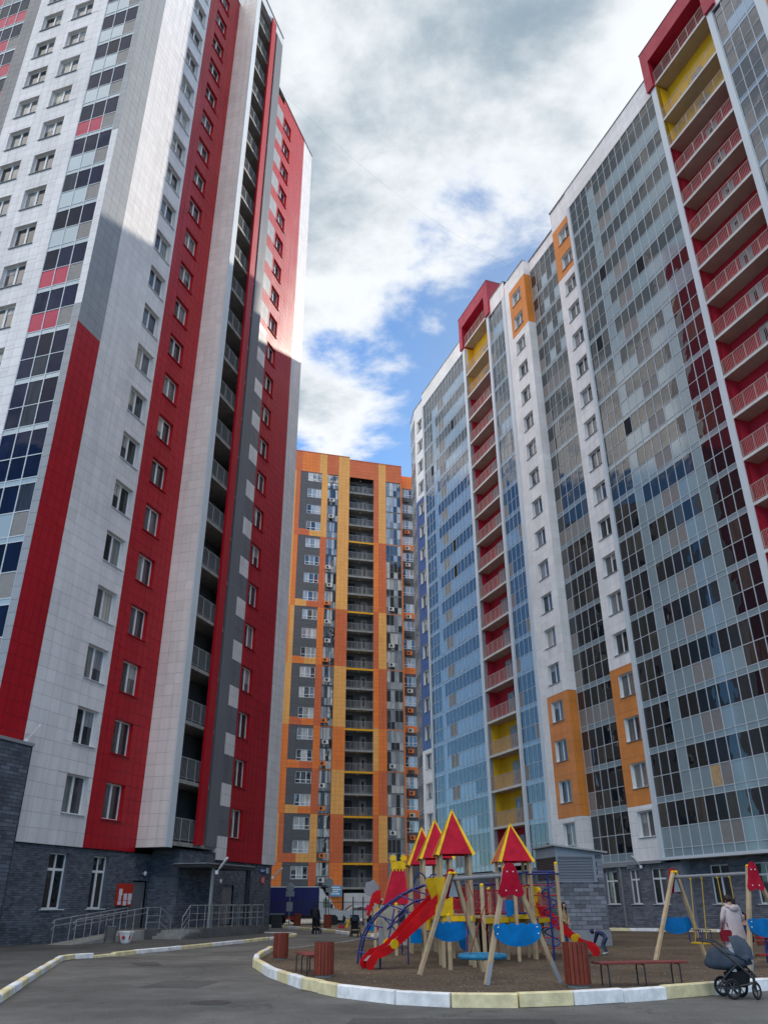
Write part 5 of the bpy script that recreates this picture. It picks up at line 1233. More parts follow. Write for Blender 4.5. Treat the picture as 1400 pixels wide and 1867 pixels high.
def small_pram(loc, rz, label):
    t = thing('pushchair', label, 'pram', loc, rz, 'dark folding prams')
    for x, y in ((-.22, -.25), (.22, -.25), (-.2, .3), (.2, .3)): wheel(t, (x, y, .12), .12, math.pi / 2)
    b = MB()
    for s_ in (-1, 1): b.tube([(.22 * s_, -.28, .14), (.22 * s_, 0, .5), (.22 * s_, .3, 1.0)], .016, 'steel_dark', 7); b.tube([(.2 * s_, .3, .14), (.22 * s_, 0, .5)], .016, 'steel_dark', 7)
    b.tube([(-.22, .3, 1.0), (.22, .3, 1.0)], .02, 'rubber', 7); part('frame', b, t)
    b = MB(); b.box(-.19, .19, -.22, .16, .36, .42, 'fabric_black'); b.add([(-.19, .1, .4), (.19, .1, .4), (.19, .24, .9), (-.19, .24, .9), (-.19, .15, .4), (.19, .15, .4), (.19, .29, .88), (-.19, .29, .88)], [(0, 1, 2, 3), (7, 6, 5, 4), (0, 4, 5, 1), (1, 5, 6, 2), (2, 6, 7, 3), (3, 7, 4, 0)], 'fabric_black'); part('seat', b, t)
    b = MB(); ellip(b, (0, .1, .78), .23, .28, .26, 'fabric_dark', v0=-.1, v1=1); part('hood', b, t, smooth=True)
    b = MB(); b.box(-.18, .18, -.15, .25, .16, .3, 'fabric_black'); part('basket', b, t)
    return t
small_pram((-1.56, 46.3, 0), R_(170), 'empty dark pushchair standing on the road by the yellow kerb')
small_pram((-3.95, 51.4, 0), R_(175), 'dark pushchair pushed along by the person in black')

# ------------------------------------------------------------------ people
mat('skin', (0.46, 0.27, 0.20), 0.55, 0.4, 0, .05); mat('hair_dark', (0.022, 0.012, 0.010), 0.5, 0.4, 0, .2, 20.0); mat('coat_pink', (0.55, 0.46, 0.47), 0.85, 0.25, 0, .15, 5.0, bump=.3, bscale=9)
mat('jacket_cream', (0.42, 0.30, 0.17), 0.85, 0.25, 0, .2, 6.0, bump=.3, bscale=12); mat('denim', (0.05, 0.075, 0.13), 0.85, 0.25, 0, .2, 8.0); mat('jacket_navy', (0.018, 0.03, 0.09), 0.7, 0.3, 0, .2, 6.0)
mat('cloth_black', (0.014, 0.014, 0.017), 0.85, 0.25, 0, .2, 6.0); mat('teal_trousers', (0.06, 0.10, 0.115), 0.85, 0.25, 0, .15); mat('shoe_white', (0.6, 0.6, 0.6), .6, .3); mat('shoe_dark', (0.02, 0.02, 0.02), .5, .4); mat('bag_red', (0.22, 0.006, 0.02), .6, .3)
def figure(name, label, loc, rz, J, mats, scale=1.0, hair=None, coat=None, group=None):
    """J: joint positions in metres for a 1.68 m adult (x right, y forward, z up); one skinned body"""
    t = thing(name, label, 'person', loc, rz, group); t.scale = (scale,) * 3
    V = []; E_ = []; Rr = []; cls = []
    def nd(p, r, c): V.append(Vector(p)); Rr.append(r); cls.append(c); return len(V) - 1
    pel = nd(J['pelvis'], (.135, .105), 'leg'); sp = nd(J['spine'], (.135, .105), 'top'); ch = nd(J['chest'], (.155, .115), 'top'); nk = nd(J['neck'], (.058, .058), 'skin'); h0 = nd(J['head0'], (.068, .078), 'skin'); h1 = nd(J['head1'], (.078, .095), 'skin'); h2 = nd(J['head2'], (.062, .072), 'skin')
    E_ += [(pel, sp), (sp, ch), (ch, nk), (nk, h0), (h0, h1), (h1, h2)]
    for s_ in 'LR':
        sh = nd(J['sh' + s_], (.066, .066), 'top'); el = nd(J['el' + s_], (.047, .047), 'top'); wr = nd(J['wr' + s_], (.031, .027), 'top'); d = (Vector(J['wr' + s_]) - Vector(J['el' + s_])).normalized()
        pm = nd(Vector(J['wr' + s_]) + d * .07, (.034, .017), 'skin'); E_ += [(ch, sh), (sh, el), (el, wr), (wr, pm)]
        side = d.cross(Vector((0, 1, .3))).normalized()
        for k, (o_, ln) in enumerate(((-.026, .065), (-.009, .078), (.009, .074), (.026, .058))):
            a = nd(V[pm] + d * .035 + side * o_, (.0085, .0085), 'skin'); b_ = nd(V[a] + d * (ln * .55) + Vector((0, .012, 0)), (.008, .008), 'skin'); c_ = nd(V[b_] + d * (ln * .4) + Vector((0, .02, 0)), (.007, .007), 'skin'); E_ += [(pm, a), (a, b_), (b_, c_)]
        a = nd(V[wr] + d * .03 + side * -.035, (.0095, .0095), 'skin'); b_ = nd(V[a] + d * .04 + side * -.015 + Vector((0, .012, 0)), (.009, .009), 'skin'); E_ += [(wr, a), (a, b_)]
        hp = nd(J['hp' + s_], (.088, .095), 'leg'); kn = nd(J['kn' + s_], (.058, .06), 'leg'); an_ = nd(J['an' + s_], (.04, .044), 'leg'); he = nd(Vector(J['an' + s_]) + Vector((0, 0, -.05)), (.04, .045), 'shoe'); to = nd(J['to' + s_], (.04, .03), 'shoe'); E_ += [(pel, hp), (hp, kn), (kn, an_), (an_, he), (he, to)]
    me = bpy.data.meshes.new('body'); me.from_pydata([tuple(v) for v in V], E_, [])
    o = bpy.data.objects.new('tmp_body', me); COL.objects.link(o)
    md = o.modifiers.new('skin', 'SKIN'); md.use_smooth_shade = True
    sv = me.skin_vertices[0].data
    for i, r in enumerate(Rr): sv[i].radius = r; sv[i].use_root = (i == 0)
    s2_ = o.modifiers.new('sub', 'SUBSURF'); s2_.levels = 2; s2_.render_levels = 2
    dg = bpy.context.evaluated_depsgraph_get(); dg.update(); ev = o.evaluated_get(dg); nm = bpy.data.meshes.new_from_object(ev)
    bpy.data.objects.remove(o); nm.materials.clear()
    order = list(dict.fromkeys(mats.values()))
    for m_ in order: nm.materials.append(MATS[m_])
    segs = [(V[a], V[b_], cls[b_] if cls[b_] != 'skin' or cls[a] == 'skin' else cls[b_]) for a, b_ in E_]
    for p in nm.polygons:
        c = p.center; best = 9; bc = 'top'
        for a, b_, k in segs:
            ab = b_ - a; u = max(0, min(1, (c - a).dot(ab) / max(1e-6, ab.length_squared))); dist = (a + ab * u - c).length
            if dist < best: best = dist; bc = k
        p.material_index = order.index(mats[bc]); p.use_smooth = True
    obj('body', nm, t)
    hc = Vector(J['head1'])
    f = (Vector(J['face'])).normalized()
    b = MB(); up = (Vector(J['head2']) - Vector(J['head0'])).normalized(); rt = f.cross(up)
    nose = hc + f * .095 - up * .02
    b.add([nose + up * .035 - f * .012, nose - rt * .015 - up * .012, nose + rt * .015 - up * .012, nose + f * .018 - up * .008], [(0, 1, 3), (0, 3, 2), (1, 2, 3)], mats['skin'])
    for s_ in (-1, 1):
        ellip(b, hc + f * .088 + rt * (.032 * s_) + up * .018, .009, .009, .007, 'hair_dark', 8, 5); ellip(b, hc + rt * (.082 * s_) - up * .0, .012, .02, .032, mats['skin'], 8, 6)
    ellip(b, hc + f * .088 - up * .055, .02, .008, .005, 'bag_red', 8, 4); part('face', b, t, smooth=True)
    if hair: part('hair', hair(hc, f, up, rt), t, smooth=True)
    if coat: part(*coat)
    return t
def stand(lean=0.0, **over):
    J = dict(pelvis=(0, 0, .93), spine=(0, .01, 1.12), chest=(0, .02, 1.32), neck=(0, .02, 1.45), head0=(0, .03, 1.51), head1=(0, .045, 1.58), head2=(0, .03, 1.64), face=(0, 1, -.1),
             shL=(-.175, .01, 1.36), shR=(.175, .01, 1.36), elL=(-.23, .0, 1.1), elR=(.23, 0, 1.1), wrL=(-.24, .08, .87), wrR=(.24, .08, .87),
             hpL=(-.09, 0, .88), hpR=(.09, 0, .88), knL=(-.1, .01, .48), knR=(.1, .01, .48), anL=(-.105, -.02, .09), anR=(.105, -.02, .09), toL=(-.115, .13, .035), toR=(.115, .13, .035))
    J.update(over); return J
def hair_long(length=.28):
    def mk(hc, f, up, rt):
        b = MB(); vs = []; n, m_ = 12, 8
        for i in range(n + 1):
            t = R_(-125 + 250 * i / n)
            dr = (-f) * math.cos(t) + rt * math.sin(t)
            for j in range(m_ + 1):
                u = j / m_
                if u < .5:
                    a = u / .5 * math.pi / 2; p = hc + up * (.125 * math.cos(a) + .0) + dr * (.102 * math.sin(a))
                else: p = hc + dr * (.105 - .02 * (u - .5)) - Vector((0, 0, 1)) * (length * (u - .5) / .5)
                vs.append(p)
        b.add(vs, [(i * (m_ + 1) + j, i * (m_ + 1) + j + 1, (i + 1) * (m_ + 1) + j + 1, (i + 1) * (m_ + 1) + j) for i in range(n) for j in range(m_)], 'hair_dark'); return b
    return mk
def hair_tail(hc, f, up, rt):
    b = MB(); ellip(b, hc - f * .015 + up * .025, .098, .112, .105, 'hair_dark', 14, 9); b.tube([hc - f * .1 + up * .02, hc - f * .14 - up * .04, hc - f * .13 - up * .16, hc - f * .11 - up * .24], [.035, .045, .035, .01], 'hair_dark', 8); return b
# woman in the pale coat, seen from behind by the swing
Jw = stand(wrL=(-.2, .16, .93), wrR=(.16, .28, .98), elR=(.24, .06, 1.1), elL=(-.25, .02, 1.12), face=(-.35, 1, -.45), head1=(-.01, .06, 1.565), head2=(-.01, .05, 1.63))
wm = figure('person', 'person in a long pale pink coat standing by the swing', (9.0, 23.15, .06), R_(12), Jw, dict(top='coat_pink', leg='teal_trousers', skin='skin', shoe='shoe_dark'), .985, hair_tail)
wm.scale = (1.2, 1.1, .985)
b = MB(); n = 22; prof = [(.47, .245, .175), (.6, .235, .17), (.78, .225, .165), (.95, .205, .155), (1.1, .185, .145), (1.25, .195, .145), (1.36, .185, .12), (1.43, .11, .09)]
vs = []
for z, rx, ry in prof:
    for j in range(n):
        t = 2 * math.pi * j / n; k = 1 + .035 * math.sin(4 * t + z * 3) * (1.5 - z); vs.append((rx * math.cos(t) * k, .015 + ry * math.sin(t) * k, z))
b.add(vs, [(i * n + j, i * n + (j + 1) % n, (i + 1) * n + (j + 1) % n, (i + 1) * n + j) for i in range(len(prof) - 1) for j in range(n)], 'coat_pink'); part('coat', b, wm, smooth=True)
b = MB(); b.tube([(.12 * math.cos(t), -.035 + .1 * math.sin(t), 1.43 - .035 * math.sin(-t)) for t in [2 * math.pi * i / 16 for i in range(16)]], .035, 'coat_pink', 8, closed=True); ellip(b, (0, -.12, 1.38), .11, .05, .085, 'coat_pink'); part('hood', b, wm, smooth=True)
bg_ = thing('shoulder_bag', 'dark red bag hanging at the side of the pale coat', 'bag', (8.72, 23.05, .66))
b = MB(); b.prism([(-.13, 0), (.13, 0), (.15, .2), (.1, .26), (-.1, .26), (-.15, .2)], -.05, .05, 'bag_red', lambda x, z, t: (x, t, z)); part('body', b, bg_)
b = MB(); b.tube([(-.09, 0, .25), (-.06, 0, .42), (.06, 0, .42), (.09, 0, .25)], .012, 'bag_red', 6); part('strap', b, bg_)
Jg = stand(wrL=(-.05, .18, 1.0), wrR=(.06, .18, 1.0), elL=(-.22, .06, 1.1), elR=(.22, .06, 1.1), face=(.35, 1, -.5), head1=(.01, .07, 1.565), head2=(0, .06, 1.63))
figure('person', 'person in a cream jacket and jeans leaning by the brick kiosk', (5.95, 29.9, .06), R_(-140), Jg, dict(top='jacket_cream', leg='denim', skin='skin', shoe='shoe_dark'), .90, hair_long(.3))
Jc = dict(pelvis=(0, -.12, .70), spine=(0, .05, .84), chest=(0, .24, .90), neck=(0, .34, .90), head0=(0, .40, .90), head1=(0, .47, .89), head2=(0, .52, .9), face=(0, .6, -1),
          shL=(-.15, .25, .86), shR=(.15, .25, .86), elL=(-.18, .34, .62), elR=(.18, .36, .62), wrL=(-.12, .42, .42), wrR=(.12, .44, .42), hpL=(-.09, -.1, .66), hpR=(.09, -.1, .66), knL=(-.11, .06, .38), knR=(.11, .04, .38), anL=(-.12, -.06, .09), anR=(.12, -.08, .09), toL=(-.13, .09, .035), toR=(.13, .07, .035))
ck = figure('person', 'child in navy jacket and pale cap bending at the slide end', (7.05, 29.2, .06), R_(62), Jc, dict(top='jacket_navy', leg='denim', skin='skin', shoe='shoe_white'), .72)
b = MB(); ellip(b, (0, .47, .91), .125, .115, .11, 'jacket_navy', 14, 8); part('hood', b, ck, smooth=True)
b = MB(); b.prism([(-.07, .0), (.07, 0), (.06, .09), (-.06, .09)], 0, .02, 'shoe_white', lambda x, z, t: (x + .1, .44 + t, .84 + z)); part('cap_peak', b, ck)
Jb = stand(pelvis=(0, -.05, .92), spine=(0, .02, 1.1), chest=(0, .12, 1.28), neck=(0, .2, 1.38), head0=(0, .25, 1.43), head1=(0, .31, 1.47), head2=(0, .33, 1.53), shL=(-.18, .12, 1.32), shR=(.18, .12, 1.32), elL=(-.24, .22, 1.1), elR=(.24, .22, 1.1), wrL=(-.2, .44, 1.02), wrR=(.2, .44, 1.02), knL=(-.1, .1, .5), anL=(-.1, .08, .09), toL=(-.1, .22, .035), knR=(.1, -.02, .48), anR=(.1, -.22, .12), toR=(.1, -.1, .035), face=(0, .6, -.8))
figure('person', 'person in black walking away with a pushchair on the road', (-4.0, 50.5, 0), R_(4), Jb, dict(top='cloth_black', leg='cloth_black', skin='cloth_black', shoe='shoe_dark'), .96)
figure('person', 'person in dark clothes standing in the shadow of the play towers', (3.15, 28.9, .06), R_(150), stand(), dict(top='cloth_black', leg='cloth_black', skin='skin', shoe='shoe_dark'), .96, hair_long(.15))
figure('person', 'person in a navy top sitting low behind the right swing post', (11.1, 27.6, .06), R_(140), dict(pelvis=(0, 0, .46), spine=(0, .02, .64), chest=(0, .05, .84), neck=(0, .08, .97), head0=(0, .1, 1.03), head1=(0, .13, 1.1), head2=(0, .12, 1.16), face=(0, 1, -.3), shL=(-.17, .05, .88), shR=(.17, .05, .88), elL=(-.22, .14, .66), elR=(.22, .14, .66), wrL=(-.12, .3, .6), wrR=(.12, .3, .6), hpL=(-.1, .05, .46), hpR=(.1, .05, .46), knL=(-.12, .42, .47), knR=(.12, .42, .47), anL=(-.12, .4, .09), anR=(.12, .4, .09), toL=(-.12, .55, .035), toR=(.12, .55, .035)), dict(top='jacket_navy', leg='cloth_black', skin='skin', shoe='shoe_dark'), 1.0, hair_long(.1))
make_bench((10.7, 27.9, 0), (12.2, 28.3, 0), 'short bench under the seated person behind the right swing post', 2)
sp = thing('spring_rider', 'blue and red spring see-saw behind the right swing post', 'spring rider', (10.55, 25.0, .06), .3)
b = MB(); b.tube([(-.1, 0, 0), (-.05, 0, .5), (0, 0, .62)], .03, 'tube_blue', 8); b.tube([(.25, 0, 0), (.15, 0, .5), (.0, 0, .62)], .03, 'tube_blue', 8); part('frame', b, sp)
b = MB(); b.beam((-.35, 0, .2), (.35, 0, .2), .22, .03, 'tube_red'); b.beam((-.3, 0, .62), (.5, 0, .62), .16, .03, 'tube_red'); part('seat', b, sp)

# ------------------------------------------------------------------ porch, ramp, canopy and fittings of the left tower
LO = Vector((-14.9998, 35.2108, 0)); LA = math.pi / 2 - R_(17.572)
LM = Matrix.Translation(LO) @ Matrix.Rotation(LA, 4, 'Z')
def LP(a, off, z): return LM @ Vector((a, -off, z))
po = thing('entrance_porch', 'concrete entrance porch with steel railings under the canopy', 'porch', LO, LA)
b = MB(); b.box(9.2, 16.2, -3.6, .05, .1, .5, 'concrete_dark'); part('platform', b, po)
b = MB(); b.box(6.9, 9.19, -2.0, .05, .1, .5, 'concrete_dark'); part('landing', b, po)
for i in range(3):
    b = MB(); b.box(7.5 + i * .33, 9.19, -3.5, -2.01, .1, .22 + i * .12, 'concrete'); part('step', b, po)
def rail(pts, posts, name='railing', mid=(.35, .62), r=.022):
    b = MB(); b.tube(pts, r, 'steel_rail', 7)
    n_ = [Vector(p) for p in pts]
    for mz in mid: b.tube([p - Vector((0, 0, mz)) for p in n_[:]], r * .7, 'steel_rail', 6)
    for p, z0 in posts:
        p = Vector(p); b.tube([(p.x, p.y, z0), tuple(p)], r * .9, 'steel_rail', 6)
    part(name, b, po, smooth=True)
def lerp(p, q, n): return [tuple(Vector(p) + (Vector(q) - Vector(p)) * i / n) for i in range(n + 1)]
e0, e1 = (8.1, -3.5, 1.5), (16.1, -3.5, 1.5)
rail([(7.5, -3.5, 1.0), e0, e1], [(p, .5) for p in lerp(e0, e1, 11)] + [((7.5, -3.5, 1.0), .1)])
rail([e1, (16.1, -.3, 1.5)], [(p, .5) for p in lerp(e1, (16.1, -.3, 1.5), 4)])
# ramp along the wall
b = MB(); b.add([(1.7, -.75, .1), (7.0, -.75, .5), (7.0, -1.95, .5), (1.7, -1.95, .1), (7.0, -.75, .09), (7.0, -1.95, .09)], [(0, 1, 2, 3), (0, 4, 1), (3, 2, 5), (1, 4, 5, 2)], 'concrete'); part('ramp', b, po)
for y in (-.85, -1.9):
    p, q = (1.9, y, 1.0), (7.0, y, 1.42); pl = lerp(p, q, 5); rail([(1.75, y, .86), p, q], [(c, c[2] - .9) for c in pl], mid=(.22,))
rail([(7.05, -1.9, 1.42), (7.9, -2.05, 1.42), (8.9, -2.05, 1.0)], [((7.05, -1.9, 1.42), .5), ((7.9, -2.05, 1.42), .5), ((8.9, -2.05, 1.0), .3)])
cn = thing('entrance_canopy', 'dark flat canopy on posts over the entrance doors', 'canopy', LO, LA)
b = MB(); b.box(9.3, 14.6, -3.5, -1.65, 3.2, 3.36, 'metal_dark'); b.box(9.25, 14.65, -3.55, -1.65, 3.36, 3.4, 'metal_grey'); part('roof', b, cn)
b = MB(); b.box(10.2, 10.32, -3.42, -3.30, .1, 3.2, 'metal_grey'); part('post', b, cn)
b = MB(); b.box(14.1, 14.25, -3.42, -3.27, .1, 3.2, 'steel_dark'); part('post', b, cn)
b = MB(); b.tube([(14.42, -3.35, 3.3), (14.42, -3.35, .35), (14.46, -3.5, .15)], .06, 'pipe_navy', 8); part('downpipe', b, cn)
def flood(loc, d, label, name='street_lamp'):
    t = thing(name, label, 'lamp', loc, 0, 'wall flood lamps'); d = Vector(d).normalized(); u = Vector((0, 0, 1)); s_ = d.cross(u).normalized(); w2 = s_.cross(d)
    b = MB(); b.box(-.07, .07, -.07, .07, -.1, .08, 'upvc'); part('bracket', b, t)
    b = MB(); b.tube([(0, 0, 0), tuple(d * .25)], .03, 'lamp_head', 7); part('arm', b, t)
    b = MB(); b.prism([(.2, -.06), (.75, -.12), (.85, -.08), (.87, 0), (.85, .08), (.75, .12), (.2, .06)], -.035, .035, 'lamp_head', lambda x, y, t_: d * x + s_ * y + w2 * t_); part('head', b, t)
    return t
flood(LP(-.95, .2, 7.75), (.35, .25, .75), 'pale floodlight on top of the far left brick annex')
flood(LP(10.3, 3.55, 3.0), (.55, -.1, .7), 'grey floodlight on the canopy post by the entrance')
flood(LP(24.5, .05, 3.15), (.75, -.1, .65), 'slim pale floodlight at the far corner of the brick tower')
flood(tuple(Matrix.Translation((14.6254, 60.2052, 0)) @ Matrix.Rotation(math.pi / 2 + R_(20.23), 4, 'Z') @ Vector((-4.9, .0, 3.6))), (-.6, -.2, .65), 'grey floodlight on the wall of the block behind the kiosk')
nb = thing('notice_board', 'red notice board with white papers beside the entrance door', 'notice board', LP(7.85, 0.0, 1.98), LA)
b = MB(); b.box(-.62, .62, -.03, .08, -.48, .48, 'notice_red'); part('board', b, nb)
for x, z, w_, h_ in ((-.4, .1, .26, .3), (-.42, -.16, .2, .2), (-.42, -.36, .26, .16), (.02, -.1, .28, .28), (.02, -.37, .28, .2), (.4, -.1, .3, .3), (.4, -.34, .24, .16)):
    obj('paper', boxmesh(w_, .006, h_, 'paper'), nb, (x, -.034, z), rot=(0, rng.gauss(0, .02), 0))
pl = thing('flower_pot', 'white flower pot with red star beside the ramp', 'flower pot', (-10.85, 37.6, .1))
b = MB(); b.lathe([(.17, 0), (.2, .05), (.30, .38), (.33, .4), (.33, .44), (.29, .44), (.27, .36)], 'upvc', n=8); part('pot', b, pl)
b = MB(); ellip(b, (0, 0, .36), .27, .27, .05, 'soil'); part('earth', b, pl)
for a in (-95, -40, -150):
    d = Vector((math.cos(R_(a)), math.sin(R_(a)), 0)); s_ = Vector((-d.y, d.x, 0)); k = 8
    pts = []
    for i in range(2 * k): 
        t = math.pi * i / k; r = .1 if i % 2 == 0 else .045; pts.append((r * math.cos(t) * (1 if a == -95 else .4), r * math.sin(t)))
    b = MB(); b.prism(pts, .262, .285, 'notice_red', lambda x, z, t_: d * (t_ + z * .32) + s_ * x + Vector((0, 0, .22 + z))); part('star', b, pl)
ub = thing('concrete_urn', 'dark concrete waste urn beside the white flower pot', 'waste urn', (-11.75, 38.4, .1))
b = MB(); b.lathe([(.24, 0), (.22, .08), (.26, .5), (.28, .6), (.24, .62), (.2, .5)], 'concrete_dark', n=10); part('body', b, ub)
b = MB(); b.lathe([(.19, .5), (.19, .54)], 'black_iron', n=10); part('liner', b, ub)
ws = thing('house_sign', 'blue street plate with white number plate on the brick corner', 'sign', LP(23.2, -.06, 3.5), LA)
b = MB(); b.box(-.55, .35, -.04, .0, -.13, .15, 'sign_blue'); part('plate', b, ws)
b = MB(); b.box(-.45, .2, -.046, -.04, .02, .05, 'white_print'); b.box(-.45, .05, -.046, -.04, -.05, -.02, 'white_print'); part('lettering', b, ws)
b = MB(); b.box(.5, .78, -.04, 0, -.14, .16, 'upvc'); part('number_plate', b, ws)
b = MB(); 
for z, r in ((.065, .05), (-.045, .06)): b.tube([(.64 + r * math.cos(t), -.045, z + r * math.sin(t)) for t in [2 * math.pi * i / 14 for i in range(14)]], .014, 'sign_blue', 5, closed=True)
part('digit', b, ws)
rs_ = thing('warning_sign', 'small red sign below the blue street plate', 'sign', LP(23.2, -.06, 2.95), LA)
b = MB(); b.box(-.3, .3, -.03, 0, -.2, .2, 'notice_red'); part('plate', b, rs_)
b = MB(); 
for z in (.1, .02, -.06, -.13): b.box(-.2, .2, -.035, -.03, z, z + .03, 'paper')
part('lettering', b, rs_)
wl = thing('porch_lamp', 'round white lamp above the notice board', 'lamp', LP(9.3, .0, 2.95), LA)
b = MB(); ellip(b, (0, -.06, 0), .09, .07, .12, 'upvc', 12, 8); part('globe', b, wl, smooth=True); b = MB(); b.box(-.05, .05, -.01, .09, -.05, .05, 'metal_grey'); part('mount', b, wl)
wl = thing('porch_lamp', 'round white lamp over the doors under the canopy', 'lamp', LP(17.3, .0, 2.75), LA)
b = MB(); ellip(b, (0, -.06, 0), .09, .07, .12, 'upvc', 12, 8); part('globe', b, wl, smooth=True); b = MB(); b.box(-.05, .05, -.01, .09, -.05, .05, 'metal_grey'); part('mount', b, wl)

# ------------------------------------------------------------------ fence, signs and vehicles at the back
mat('truck_blue', (0.012, 0.014, 0.12), 0.45, 0.5, 0.02, 0.15, 1.5, streak=True); mat('car_white', (0.70, 0.71, 0.73), 0.25, 0.5, 0, .05, coat=.6); mat('car_trim', (0.02, 0.02, 0.022), .5, .5)
mat('lamp_clear', (0.5, 0.5, 0.5), .1, .5); mat('lamp_red', (0.4, 0.01, 0.01), .2, .5); mat('sign_back', (0.20, 0.21, 0.22), .45, .5, metal=.3); mat('van_box', (0.72, 0.72, 0.72), .5, .4, 0, .12)
fe = thing('metal_fence', 'dark metal bar fence in front of the parked vehicles', 'fence', (0, 0, 0))
fx = [(-11.5, 66.2), (-9.0, 66.4), (-6.6, 66.6), (-4.5, 66.8), (-2.45, 67.0), (-1.7, 67.1), (.4, 67.3), (2.6, 67.5), (4.8, 67.7)]
for (x0, y0), (x1, y1) in zip(fx, fx[1:]):
    b = MB(); n = int((x1 - x0) / .125)
    for z in (.25, 1.62): b.beam((x0, y0, z), (x1, y1, z), .04, .03, 'black_iron')
    for i in range(1, n): 
        x = x0 + (x1 - x0) * i / n; y = y0 + (y1 - y0) * i / n; b.beam((x, y, .15), (x, y, 1.72), .022, .022, 'black_iron', up=(0, 1, 0))
    part('bar_panel', b, fe)
for x, y in fx:
    b = MB(); b.beam((x, y, 0), (x, y, 1.95), .09, .09, 'pipe_navy', up=(0, 1, 0)); b.lathe([(.05, 0), (.03, .06)], 'pipe_navy', (x, y, 1.95), 8); part('post', b, fe)
def back_sign(loc, zc, r, label, plates):
    t = thing('road_sign', label, 'road sign', loc, 0, 'road signs seen from the back')
    b = MB(); b.tube([(0, 0, 0), (0, 0, zc + r)], .035, 'sign_back', 8); part('pole', b, t)
    b = MB(); b.lathe([(r, 0), (r, .02), (r - .02, .03)], 'sign_back', (0, -.04, zc), 20, Matrix.Rotation(math.pi / 2, 3, 'X')); part('disc', b, t)
    for z, w_, h_ in plates:
        b = MB(); b.box(-w_/2, w_/2, -.055, -.04, z - h_/2, z + h_/2, 'sign_back'); part('plate', b, t)
    for dz in (-.1, .1):
        b = MB(); b.box(-r * .8, r * .8, -.085, -.07, zc + dz - .02, zc + dz + .02, 'metal_grey'); part('clamp', b, t)
back_sign((-6.95, 64.2, 0), 2.62, .30, 'round road sign seen from behind in front of the blue truck, boxed post', ((2.2, .62, .36), (1.35, .45, .6)))
back_sign((-4.2, 65.6, 0), 2.95, .31, 'round road sign seen from behind beside the white cab, slim post', ((2.45, .5, .3),))
tr = thing('cargo_truck', 'dark blue canvas cargo truck with white cab behind the fence', 'truck', (-7.3, 72.0, .006))
b = MB(); b.box(-2.55, 1.9, -1.0, 1.1, .72, 2.72, 'truck_blue'); part('cargo_box', b, tr)
b = MB(); b.box(-2.58, 1.93, -1.03, 1.13, 2.721, 2.79, 'car_white'); b.box(-2.58, 1.93, -1.03, -1.001, .66, .72, 'steel_dark'); part('box_trim', b, tr)
for i in range(5):
    b = MB(); x = -2.5 + i * 1.08; b.box(x, x + .04, -1.02, -1.001, .75, 2.7, 'truck_blue'); part('strap', b, tr)
b = MB(); b.box(-2.575, -2.552, -.4, .2, 1.9, 2.4, 'kerb_yellow'); part('placard', b, tr)
cabp = [(1.95, .35), (3.85, .35), (3.9, .7), (3.75, 1.0), (3.15, 1.18), (2.75, 1.95), (2.5, 2.1), (1.95, 2.12)]
b = MB(); b.prism(cabp, -.9, .95, 'car_white', lambda x, z, t: (x, t, z)); b.prism([(1.95, 2.125), (2.45, 2.11), (2.1, 2.62), (1.95, 2.66)], -.85, .9, 'car_white', lambda x, z, t: (x, t, z)); part('cab', b, tr)
b = MB(); b.prism([(2.3, 1.25), (3.0, 1.25), (2.68, 1.88), (2.3, 1.9)], -.915, -.902, 'glass_dark', lambda x, z, t: (x, t, z)); part('side_window', b, tr)
b = MB(); b.box(2.95, 3.05, -1.08, -.95, 1.2, 1.5, 'car_trim'); part('mirror', b, tr)
b = MB(); b.box(3.86, 3.93, -.8, .85, .35, .6, 'car_trim'); b.box(3.8, 3.88, -.85, -.55, .72, .92, 'lamp_clear'); part('bumper', b, tr)
b = MB(); b.box(-2.5, 1.9, -.8, .9, .5, .66, 'steel_dark'); b.box(-.6, .4, -.95, -.8, .4, .66, 'notice_red'); part('chassis', b, tr)
def carwheel(parent, c, r=.33, w_=.2):
    o = obj('wheel', None, parent, c); rx = Matrix.Rotation(math.pi / 2, 3, 'X')
    def ty(): 
        b = MB(); b.lathe([(r * .62, -w_/2), (r * .95, -w_/2), (r, -w_/2 + .03), (r, w_/2 - .03), (r * .95, w_/2), (r * .62, w_/2)], 'rubber', n=24, axis=rx); return b.mesh('tyre', True)
    def rm():
        b = MB(); b.lathe([(r * .62, -w_/2 + .03), (r * .6, w_/2 - .02), (r * .2, w_/2 - .05), (.02, w_/2 - .04)], 'metal_grey', n=20, axis=rx); return b.mesh('rim')
    obj('tyre', cached(('ctyre', r), ty), o); obj('rim', cached(('crim', r), rm), o)
for x in (-1.9, -1.2, 3.15): carwheel(tr, (x, -.85, .37), .37); carwheel(tr, (x, .85, .37), .37)
